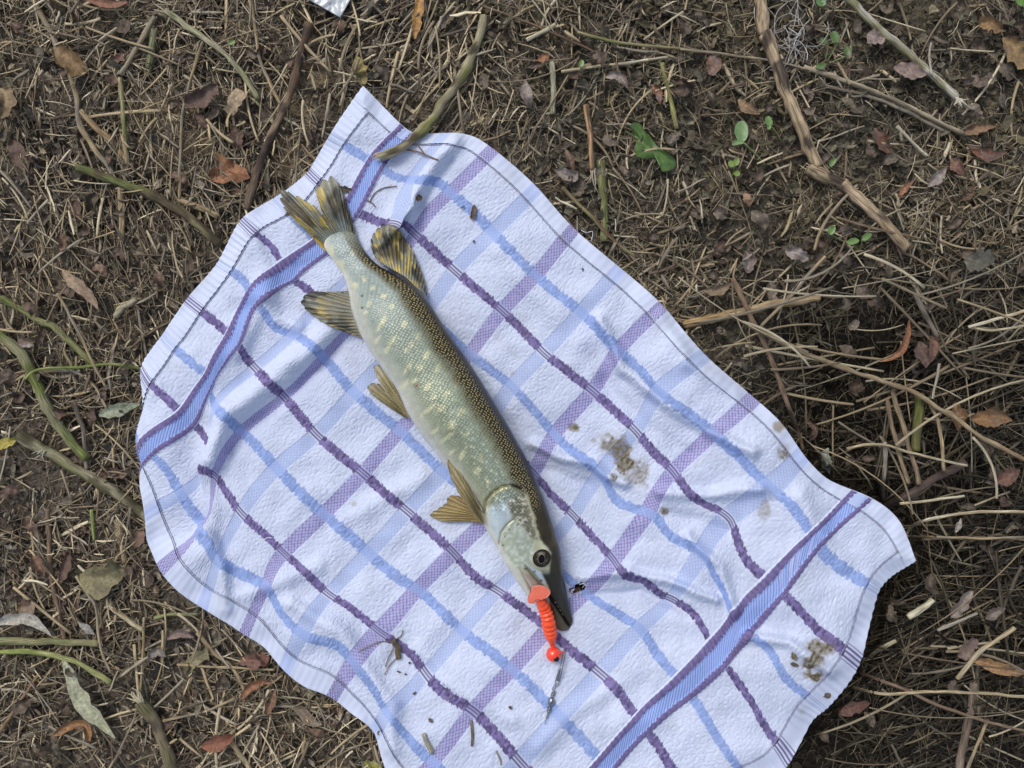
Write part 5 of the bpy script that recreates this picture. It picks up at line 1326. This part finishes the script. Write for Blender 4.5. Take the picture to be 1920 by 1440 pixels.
patch_leaf('blade', [(389, 327), (397, 318), (412, 313), (406, 298), (404, 284), (414, 290), (424, 297), (434, 301), (448, 310), (462, 316), (463, 322), (470, 334), (455, 339), (444, 345), (430, 340), (418, 345), (404, 341), (394, 340)], (.30, .145, .072), (.225, .10, .05), .016, 211,
           [[(398, 332), (430, 325), (468, 334)], [(430, 325), (408, 292)], [(446, 328), (434, 305)], [(430, 326), (412, 343)]], M_leaf, blf, .004)
tube_obj('stalk', W(np.array([466., 478, 490, 497]), np.array([333., 339, 342, 343]), np.array([.015, .014, .013, .013])), .0008, M_stem, lambda t, a: np.broadcast_to(np.array([.16, .07, .045]), (len(t), 3)), blf, 6)

LV = [
 ('amber_leaf', 'curled amber brown leaf against the long tan bent stalk', [(100, 88), (130, 112), (160, 140)], 24, (.20, .12, .045), (.11, .06, .03), P_ragged, 1.3, .013),
 ('dead_leaf', 'dark purple brown crumpled leaf above the bare soil patch', [(345, 195), (380, 180), (408, 160)], 20, (.12, .08, .065), MAR, P_ragged, 1.2, .012),
 ('dead_leaf', 'orange brown crumpled leaf with frayed yellow edge left of the long bent stalk', [(0, 165), (10, 190), (-2, 222)], 18, (.24, .17, .085), BRL, P_ragged, 1.0, .013),
 ('dead_leaf', 'red brown willow leaf scrap beside the long tan stalk top', [(160, -2), (200, 8), (240, 4)], 9, RED, (.30, .14, .08), P_lance, .6, .013),
 ('dead_leaf', 'small maroon leaf tip beside the snapped pale stalk', [(210, 118), (222, 108), (230, 98)], 8, MAR, RED, P_lance, .5, .012),
 ('bark_chip', 'pale tan bark chip beside the thin stalk and twig', [(443, 165), (440, 190), (436, 217)], 14, (.36, .27, .17), (.24, .17, .11), P_ragged, .2, .010),
 ('dead_leaf', 'maroon strip leaf lying flat at the left of the green brown stem', [(20, 262), (35, 290), (60, 325)], 15, MAR, (.13, .075, .05), P_lance, .3, .008),
 ('dead_leaf', 'orange yellow willow leaf in the matted straw', [(790, -10), (782, 30), (778, 73)], 11, (.44, .23, .055), ORN, P_lance, .5, .014),
 ('dead_leaf', 'withered yellow green leaf beside the towel top corner', [(668, 105), (676, 130), (684, 158)], 13, (.33, .27, .09), (.17, .13, .05), P_ragged, 1.0, .012),
 ('dead_leaf', 'small orange leaf scrap above the mossy stub', [(1008, 112), (1020, 108), (1030, 106)], 7, ORN, RED, P_ragged, .4, .013),
 ('dead_leaf', 'grey purple curled leaf hanging between the straws', [(985, 150), (988, 180), (996, 205)], 12, PUR, GRYL, P_lance, 1.0, .012),
 ('dead_leaf', 'silvery curled leaf above the ivy leaf', [(1135, 145), (1160, 142), (1178, 165)], 10, (.30, .26, .23), PUR, P_lance, 1.1, .014),
 ('dead_leaf', 'rusty folded leaf curling left of the green yellow stalk', [(1222, 158), (1235, 172), (1238, 195)], 10, RED, GRYL, P_lance, 1.2, .012),
 ('dead_leaf', 'dark grey curled leaf under the split reddish stem', [(1040, 318), (1060, 328), (1078, 330), (1062, 345)], 12, PUR, GRYL, P_lance, .9, .012),
 ('dead_leaf', 'brown leaf roll under the ivy leaf', [(1060, 280), (1070, 300), (1074, 328)], 10, BRL, MAR, P_lance, 1.2, .010),
 ('dead_leaf', 'reddish crumbled leaf beside the striped reed top', [(1330, 105), (1338, 122), (1330, 140)], 14, (.18, .085, .06), PUR, P_ragged, .8, .011),
 ('dead_leaf', 'tan orange leaf half buried beside the seedling', [(1385, 186), (1400, 200), (1425, 214)], 11, (.27, .17, .09), BRL, P_lance, .6, .010),
 ('dead_leaf', 'pale mauve flat leaf under the weathered stick', [(1676, 128), (1702, 130), (1738, 140)], 15, (.27, .195, .17), PUR, P_lance, .3, .012),
 ('dead_leaf', 'grey mauve leaf scrap left of the weathered stick', [(1625, 65), (1642, 70), (1660, 66)], 14, (.25, .20, .185), PUR, P_ragged, .4, .012),
 ('dead_leaf', 'orange leaf scrap right of the weathered stick', [(1835, 48), (1855, 42), (1880, 56)], 14, (.27, .15, .06), AMB, P_ragged, .7, .013),
 ('dead_leaf', 'big golden brown leaf lying right of the weathered stick', [(1880, 70), (1903, 95), (1928, 125)], 20, (.27, .18, .07), BRL, P_oval, .6, .013),
 ('dead_leaf', 'rolled brown leaf at the frayed end of the split stalk', [(1808, 250), (1835, 240), (1868, 236)], 14, (.24, .14, .075), BRL, P_lance, 1.3, .012),
 ('dead_leaf', 'maroon folded leaf beside the pale splinter', [(1640, 240), (1652, 260), (1668, 290)], 14, MAR, RED, P_lance, 1.0, .012),
 ('dead_leaf', 'grey lilac leaf standing on edge right of the pale splinter', [(1740, 350), (1757, 335), (1775, 312)], 11, (.27, .22, .21), GRYL, P_lance, 1.0, .014),
 ('dead_leaf', 'rusty red leaf right of the pale splinter', [(1782, 298), (1795, 312), (1812, 330)], 13, (.19, .09, .06), MAR, P_lance, .8, .013),
 ('dead_leaf', 'red orange pointed leaf tip under the reed lower end', [(1683, 372), (1695, 355), (1712, 340)], 6, (.32, .14, .07), RED, P_lance, .6, .014),
 ('dead_leaf', 'dark maroon curved leaf at the end of the long split stalk', [(1815, 270), (1850, 290), (1888, 285)], 14, MAR, RED, P_lance, .8, .011),
 ('dead_leaf', 'silvery grey leaf scrap below the reed end', [(1472, 472), (1492, 474), (1516, 486)], 12, (.32, .29, .28), PUR, P_ragged, .6, .012),
 ('dead_leaf', 'tan pointed leaf standing below the seedlings', [(1395, 362), (1402, 372), (1404, 388)], 9, (.28, .17, .10), BRL, P_lance, .7, .013),
 ('dead_leaf', 'long curled orange leaf hanging in the thatch', [(1705, 600), (1702, 630), (1688, 660), (1662, 674), (1646, 678)], 8, (.26, .115, .045), RED, P_lance, 1.0, .040),
 ('dead_leaf', 'maroon curled leaf pair in the thatch', [(1725, 640), (1733, 665), (1736, 690)], 17, (.15, .095, .085), MAR, P_lance, .9, .034),
 ('dead_leaf', 'brown curled leaf touching the maroon one in the thatch', [(1748, 630), (1752, 655), (1745, 680)], 11, (.17, .08, .055), MAR, P_lance, 1.0, .036),
 ('dead_leaf', 'amber rolled leaf right of the olive stub', [(1790, 755), (1798, 780), (1796, 808)], 17, (.21, .10, .035), BRL, P_lance, 1.1, .020),
 ('dead_leaf', 'large amber curled leaf under the long knotty twig', [(1820, 785), (1860, 782), (1898, 788)], 20, (.23, .12, .045), BRL, P_lance, 1.0, .018),
 ('willow_leaf', 'pale grey green leaf underside against the stained towel edge', [(1553, 840), (1548, 865), (1556, 890)], 10, (.27, .30, .24), (.20, .23, .18), P_lance, .4, .024),
 ('dead_leaf', 'dark red leaf sunk in the hollow near the dark stem', [(1870, 905), (1895, 890), (1912, 880)], 16, (.13, .05, .035), MAR, P_lance, .7, .016),
 ('dead_leaf', 'amber pointed leaf in the low thatch', [(1826, 1242), (1860, 1250), (1925, 1262)], 13, (.36, .20, .08), BRL, P_lance, .6, .030),
 ('dead_leaf', 'dark red leaf hidden by the towel hem', [(1565, 1335), (1600, 1328), (1632, 1318)], 13, (.11, .035, .028), MAR, P_lance, .6, .018),
 ('dead_leaf', 'torn grey leaf in the low thatch', [(1782, 1158), (1800, 1140), (1824, 1108)], 13, (.24, .215, .19), PUR, P_ragged, .9, .026),
 ('dead_leaf', 'brown grey scrap above the amber pointed leaf', [(1795, 1230), (1812, 1220), (1834, 1200)], 15, (.17, .125, .105), PUR, P_ragged, .8, .026),
 ('dead_leaf', 'curled grey leaf beside the straws in the low thatch', [(1848, 1160), (1865, 1150), (1885, 1140)], 13, (.17, .145, .125), PUR, P_lance, 1.1, .026),
 ('dead_leaf', 'small pale folded leaf near the towel corner', [(1792, 998), (1798, 985), (1802, 972)], 6, (.34, .31, .27), GRYL, P_lance, .9, .030),
 ('dead_leaf', 'long tan pointed leaf left of the towel', [(117, 505), (142, 533), (165, 553), (184, 580)], 12, (.31, .22, .145), (.24, .165, .11), P_lance, .5, .013),
 ('willow_leaf', 'pale grey green leaf half under the towel edge', [(185, 778), (220, 768), (262, 758)], 12, (.27, .32, .22), (.24, .29, .19), P_lance, .3, .010),
 ('dead_leaf', 'bright yellow leaf tip at the torn green stem', [(-14, 838), (15, 829), (38, 820)], 10, (.42, .36, .05), (.28, .24, .05), P_lance, .4, .014),
 ('dead_leaf', 'brown curled leaf between torn stem and towel', [(198, 895), (215, 887), (240, 890)], 11, (.20, .135, .10), BRL, P_lance, .8, .010),
 ('dead_leaf', 'dark glossy folded leaf above the thick curved stem', [(33, 636), (45, 642), (62, 640)], 11, (.11, .07, .055), (.25, .22, .2), P_oval, .9, .012),
 ('willow_leaf', 'long pale sage willow leaf lying below the arched stem', [(118, 1238), (137, 1284), (160, 1325), (188, 1352), (216, 1384)], 15, (.40, .42, .29), (.36, .37, .24), P_lance, .25, .016),
 ('willow_leaf', 'arched whitish willow leaf above the level grey green stem', [(-10, 1170), (30, 1160), (65, 1166), (96, 1192)], 12, (.44, .43, .38), (.32, .30, .25), P_lance, .7, .018),
 ('dead_leaf', 'mottled olive lobed leaf beside the towel fold', [(150, 1078), (195, 1085), (232, 1068)], 27, (.18, .165, .075), (.10, .09, .045), P_ragged, .4, .012),
 ('dead_leaf', 'dull yellow leaf scrap by the bent grey stalk', [(338, 1240), (365, 1238), (392, 1240)], 17, (.27, .245, .13), (.20, .17, .09), P_ragged, .3, .012),
 ('dead_leaf', 'rust orange curled leaf below the towel hem', [(452, 1310), (470, 1290), (492, 1280), (510, 1282)], 11, (.27, .115, .055), RED, P_lance, 1.2, .014),
 ('dead_leaf', 'rust orange rolled leaf standing beside its twin below the hem', [(500, 1342), (508, 1318), (516, 1292)], 10, (.25, .12, .055), BRL, P_lance, 1.2, .014),
 ('dead_leaf', 'dark red curled leaf low on the litter left of the towel edge', [(378, 1400), (405, 1395), (440, 1378)], 16, (.22, .065, .035), RED, P_lance, .9, .012),
 ('dead_leaf', 'bright orange shrivelled leaf below the long sage leaf', [(100, 1380), (130, 1362), (160, 1360), (168, 1390)], 11, (.36, .17, .055), BRL, P_ragged, 1.2, .014),
 ('dead_leaf', 'reddish leaf scrap behind the rust orange curled leaf', [(445, 1240), (470, 1240), (505, 1232)], 14, (.18, .07, .05), MAR, P_ragged, .7, .010),
 ('dead_leaf', 'small blue grey leaf left of the pale splintered stalk', [(148, 1168), (160, 1178), (178, 1190)], 7, (.28, .30, .29), GRYL, P_lance, .4, .014),
 ('dead_leaf', 'curled silvery leaf ring beside the dull yellow leaf', [(278, 1238), (292, 1222), (312, 1232)], 10, (.26, .23, .21), PUR, P_lance, 1.2, .013),
 ('dead_leaf', 'arched mauve leaf under the green shoot by the hem', [(312, 1200), (335, 1188), (365, 1196)], 9, (.22, .16, .145), PUR, P_lance, 1.0, .013),
 ('dead_leaf', 'grey brown flat leaf below the rust orange leaves', [(548, 1330), (575, 1345), (605, 1358)], 12, (.21, .175, .13), BRL, P_lance, .5, .012),
 ('dead_leaf', 'red brown curled leaf left of the fold', [(62, 1040), (72, 1060), (82, 1082)], 13, (.17, .085, .055), MAR, P_lance, 1.1, .013),
 ('dead_leaf', 'dark bronze strip leaf beside the upright brown stalk', [(110, 1095), (122, 1065), (132, 1030)], 11, (.13, .075, .05), MAR, P_lance, 1.0, .012),
 ('dead_leaf', 'round brown leaf on the litter above the level grey green stem', [(35, 1150), (50, 1140), (64, 1130)], 15, (.19, .13, .09), BRL, P_oval, .4, .013),
 ('dead_leaf', 'yellow green leaf tucked under the towel edge', [(680, 1440), (700, 1436), (722, 1446)], 9, (.34, .34, .06), (.25, .25, .06), P_lance, .4, .008),
 ('dead_leaf', 'brown red leaf piece under the towel fold edge', [(243, 1020), (258, 1010), (268, 995)], 13, (.20, .11, .08), BRL, P_ragged, .7, .008),
 ('dead_leaf', 'green grey flat leaf piece in the thatch above the forked straw', [(1808, 488), (1836, 488), (1866, 486)], 17, (.075, .08, .065), (.05, .055, .045), P_ragged, .3, .020),
 ('dead_leaf', 'purple grey torn leaf above the brown stalk top', [(1398, 470), (1405, 492), (1402, 512)], 13, (.21, .175, .16), PUR, P_ragged, .7, .014),
 ('dead_leaf', 'tan curled leaf under the brown stalk top', [(1320, 545), (1345, 545), (1372, 530)], 11, (.21, .165, .10), BRL, P_lance, .9, .016),
]
for nm, lb, sp, w_, c_, c2_, pf, cu_, lf in LV:
    leaf(nm, lb, sp, w_, c_, c2_, pf, cu_, lf, fold=.15, crumple=.0028, twist=float(rng.normal(0, .5)), arch=float(abs(rng.normal(0, .003))))

# loose dead leaves, alike within each group
def loose_leaves(cnt, region, label, group, cols, wr, lr, lift):
    made = tries = 0
    while made < cnt and tries < cnt * 30:
        tries += 1
        px, py = region()
        if in_mask(tmask_out, np.array([px]), np.array([py]))[0]: continue
        a = rng.uniform(0, 2 * np.pi); l_ = rng.uniform(*lr); b_ = rng.normal(0, .5)
        sp = [(px - l_ / 2 * math.cos(a - b_), py - l_ / 2 * math.sin(a - b_)), (px, py), (px + l_ / 2 * math.cos(a + b_), py + l_ / 2 * math.sin(a + b_))]
        if in_mask(tmask_in0, np.array([p[0] for p in sp]), np.array([p[1] for p in sp])).any(): continue
        c_ = np.array(cols[rng.integers(0, len(cols))]) * rng.uniform(.65, 1.2)
        leaf('dead_leaf', label, sp, rng.uniform(*wr), c_, c_ * rng.uniform(.45, .8), [P_lance, P_ragged, P_lance][rng.integers(0, 3)], float(rng.uniform(.4, 1.5) * rng.choice([-1, 1, 1])), lift + rng.uniform(-.005, .002), fold=float(rng.uniform(-.2, .5)), crumple=.0042, group=group, twist=float(rng.normal(0, .8)), arch=float(abs(rng.normal(0, .004))))
        made += 1
LB = [(.105, .068, .048), (.13, .09, .062), (.085, .055, .045), (.15, .115, .085), (.11, .06, .045), (.17, .10, .065), (.09, .078, .055)]
LD = [(.085, .064, .047), (.11, .082, .062), (.14, .115, .09), (.12, .07, .05), (.07, .062, .048), (.17, .14, .11), (.10, .085, .06)]
loose_leaves(130, lambda: (rng.uniform(0, 640), rng.uniform(0, 1440)), 'small dull brown curled leaf in the litter on the tail side of the towel', 'small brown leaves on the tail side', LB, (5, 13), (22, 52), .008)
loose_leaves(120, lambda: (rng.uniform(700, 1920), rng.uniform(0, 520)), 'small dark crumpled leaf in the litter around the reed and ivy leaf', 'small dark leaves around the reed', LD, (5, 14), (20, 50), .008)
loose_leaves(36, lambda: (rng.uniform(1300, 1920), rng.uniform(480, 1440)), 'small dark leaf caught down in the thatched stalks', 'small leaves caught in the thatch', LD, (6, 14), (24, 52), .016)

# leaf crumbs on the towel
for lb, sp, w_, c_ in [
    ('dark torn leaf crumb on the blue stripe above the pike back', [(890, 384), (888, 398), (884, 412)], 5, (.10, .062, .042)), ('small brown leaf crumb at the towel fold', [(779, 370), (786, 371), (792, 372)], 6, (.14, .08, .05)),
    ('dark leaf crumb beside the tail fin tip', [(634, 352), (646, 355), (660, 358)], 6, (.075, .055, .04)), ('flat dark leaf crumb on the hem near the big stain', [(1540, 1298), (1550, 1303), (1558, 1306)], 6, (.14, .11, .085)),
    ('olive leaf crumb above the dark stain', [(1486, 1223), (1490, 1232), (1495, 1238)], 5, (.14, .13, .08)), ('split olive leaf crumb beside the dark stain', [(1482, 1244), (1490, 1246), (1498, 1249)], 3.5, (.12, .11, .07)),
    ('speck of bark under the swivel', [(954, 1324), (957, 1327), (960, 1330)], 2.6, (.07, .06, .05)), ('forked crumb near the lower purple line', [(803, 1347), (808, 1352), (812, 1354)], 3, (.12, .09, .07)),
    ('brown crumb near the lower towel edge', [(708, 1378), (713, 1373), (717, 1369)], 4, (.15, .10, .07)), ('crumb below the brown root tangle', [(766, 1242), (768, 1243), (770, 1244)], 2.2, (.05, .04, .03)),
    ('thin crumb left below the root tangle', [(744, 1258), (748, 1260), (752, 1261)], 1.6, (.06, .05, .04)), ('round crumb below the root tangle', [(759, 1263), (761, 1265), (762, 1266)], 2, (.05, .045, .035)),
    ('crumb between blue stripe and lower purple line', [(775, 1303), (778, 1299), (780, 1297)], 2.2, (.10, .08, .06)), ('dark speck on the check beside the back fin', [(886, 453), (889, 453), (891, 454)], 2.2, (.06, .05, .04)),
    ('dark speck near the hem beside the wide purple stripe', [(1091, 504), (1093, 505), (1095, 505)], 2.2, (.06, .05, .05)), ('thin dark splinter crumb on the blue stripe', [(863, 391), (867, 389), (871, 386)], 1.4, (.06, .05, .05)),
    ('dark speck in the corner check by the band', [(655, 219), (657, 220), (658, 221)], 2, (.05, .05, .05)), ('speck on the yellow tail fin edge', [(536, 398), (538, 401), (540, 403)], 3, (.05, .045, .03)),
    ('amber scrap showing in the towel hole', [(1076, 1110), (1082, 1105), (1088, 1101)], 4, (.33, .19, .08))]:
    low = 'hole' in lb
    leaf('leaf_crumb', lb, sp, w_, c_, None, P_ragged, .5, -.012 if low else .0012, 'crumb', .1, .0006, None, True)

# ------------------------------------------------------------------ seedlings
def seedling(label, base, blades, c):
    zb = float(Glarge(np.array(base[0]), np.array(base[1]))) + .006
    root = thing('seedling', label, 'seedling', W(base[0], base[1], zb))
    for (pts, w_, curl_) in blades:
        stalk = [base, ((base[0] + pts[0][0]) / 2 + 2, (base[1] + pts[0][1]) / 2), pts[0]]
        q = resample(stalk, 10)
        tube_obj('stem', W(q[:, 0], q[:, 1], zb + np.linspace(0, .010, 10)), .0007, M_fresh, lambda t, a: np.broadcast_to(np.array([.17, .22, .08]), (len(t), 3)), root, 5)
        leaf('leaf', None, pts, w_, c, np.array(c) * .8, P_oval, curl_, .017, mat=M_fresh, parent=root, crumple=.0004, rib=1.15)
SG = (.14, .24, .07)
seedling('largest pale green seedling with a rounded upright leaf left of the reed', (1437, 312), [([(1392, 266), (1390, 246), (1392, 226)], 13, .3), ([(1395, 268), (1385, 266), (1372, 271)], 5, .3)], (.17, .27, .11))
seedling('small bright seedling touching the reed edge', (1466, 268), [([(1446, 236), (1441, 226), (1440, 217)], 7, .4), ([(1444, 234), (1442, 238), (1441, 243)], 4, .3)], SG)
seedling('tiny yellow green seedling below the largest one', (1372, 330), [([(1376, 312), (1370, 306), (1366, 303)], 6, .3), ([(1377, 310), (1381, 303), (1384, 297)], 6, .3), ([(1376, 326), (1382, 325), (1388, 326)], 5, .3)], (.19, .27, .06))
seedling('single small leaf seedling on the reed inner bend', (1555, 318), [([(1556, 312), (1561, 304), (1567, 297)], 5, .4)], SG)
seedling('pair of small oval seed leaves below the reed end', (1612, 470), [([(1588, 456), (1600, 452), (1611, 451)], 6, .3), ([(1616, 450), (1624, 444), (1634, 438)], 6, .3), ([(1556, 440), (1560, 430), (1566, 425)], 7, .5)], SG)
seedling('branching seedling cluster between reed and weathered stick', (1545, 122), [([(1588, 104), (1589, 95), (1587, 86)], 7, .5), ([(1570, 80), (1566, 70), (1562, 58)], 9, .5), ([(1552, 80), (1545, 76), (1538, 72)], 6, .4), ([(1548, 120), (1538, 124), (1530, 122)], 6, .3)], (.10, .16, .05))
seedling('leaf of a seedling peeping in above the white fibres', (1545, -18), [([(1536, -8), (1540, 4), (1542, 12)], 10, .3)], (.10, .19, .06))
seedling('bright green seed leaf beyond the weathered stick', (1925, -16), [([(1906, -8), (1916, 2), (1924, 8)], 10, .3)], (.12, .24, .04))
seedling('tiny green sprout on the litter above the ivy leaf', (1088, 130), [([(1088, 126), (1090, 119), (1092, 112)], 5, .3)], (.16, .26, .07))
seedling('tiny green sprout by the pale split stem', (432, 85), [([(428, 82), (434, 79), (440, 76)], 5, .3)], (.13, .22, .05))

# ------------------------------------------------------------------ white plant fluff and plastic bag
fl = thing('white_fluff', 'wispy white shredded fibres caught beside the reed', 'fibres', W(1490, 60, .012))
for k_ in range(46):
    x0, y0 = rng.normal(1490, 24), rng.normal(52, 30)
    a = rng.choice([1.9, 2.3, .4, 1.2]) + rng.normal(0, .4); l_ = rng.uniform(25, 75); bq_ = float(rng.normal(0, .25))
    q = resample([(x0, y0), (x0 + l_ * .4 * math.cos(a), y0 + l_ * .4 * math.sin(a)), (x0 + l_ * .8 * math.cos(a + bq_), y0 + l_ * .8 * math.sin(a + bq_)), (x0 + l_ * math.cos(a + bq_ * 1.6), y0 + l_ * math.sin(a + bq_ * 1.6))], 10)
    tube_obj('fibre', W(q[:, 0], q[:, 1], Glarge(q[:, 0], q[:, 1]) + .012 + rng.uniform(-.003, .006)), rng.uniform(.00018, .0005), M_straw, straw_col(np.array([.58, .57, .54]) * rng.uniform(.5, 1.15)), fl, 4)
M_bag, _, bb_ = new_mat('milky_plastic'); bb_.inputs['Base Color'].default_value = (.66, .70, .73, 1); bb_.inputs['Roughness'].default_value = .22; bb_.inputs['Transmission Weight'].default_value = .18; bb_.inputs['Coat Weight'].default_value = .4
t1 = np.linspace(0, 1, 50)[:, None]; t2 = np.linspace(0, 1, 50)[None]
A0, A1 = np.array([638., 33]), np.array([500., -45]); B1 = np.array([700., -75])
X = A0[0] + (A1[0] - A0[0]) * t1 + (B1[0] - A0[0]) * t2 + 5 * np.sin(t1 * 9) * t2; Y = A0[1] + (A1[1] - A0[1]) * t1 + (B1[1] - A0[1]) * t2
cr = np.abs(fbm(X / 22. + Y / 60., Y / 30., 301, 3) - .5) * .010 + .003 * fbm(X / 70., Y / 70., 303, 2)
bag = mk('plastic_bag', W(X, Y, Glarge(X, Y) + .013 + cr), gridF(50, 50), M_bag)
sm_ = bag.modifiers.new('thickness', 'SOLIDIFY'); sm_.thickness = .0004
tag(bag, 'corner of a crumpled milky white plastic bag', 'bag')
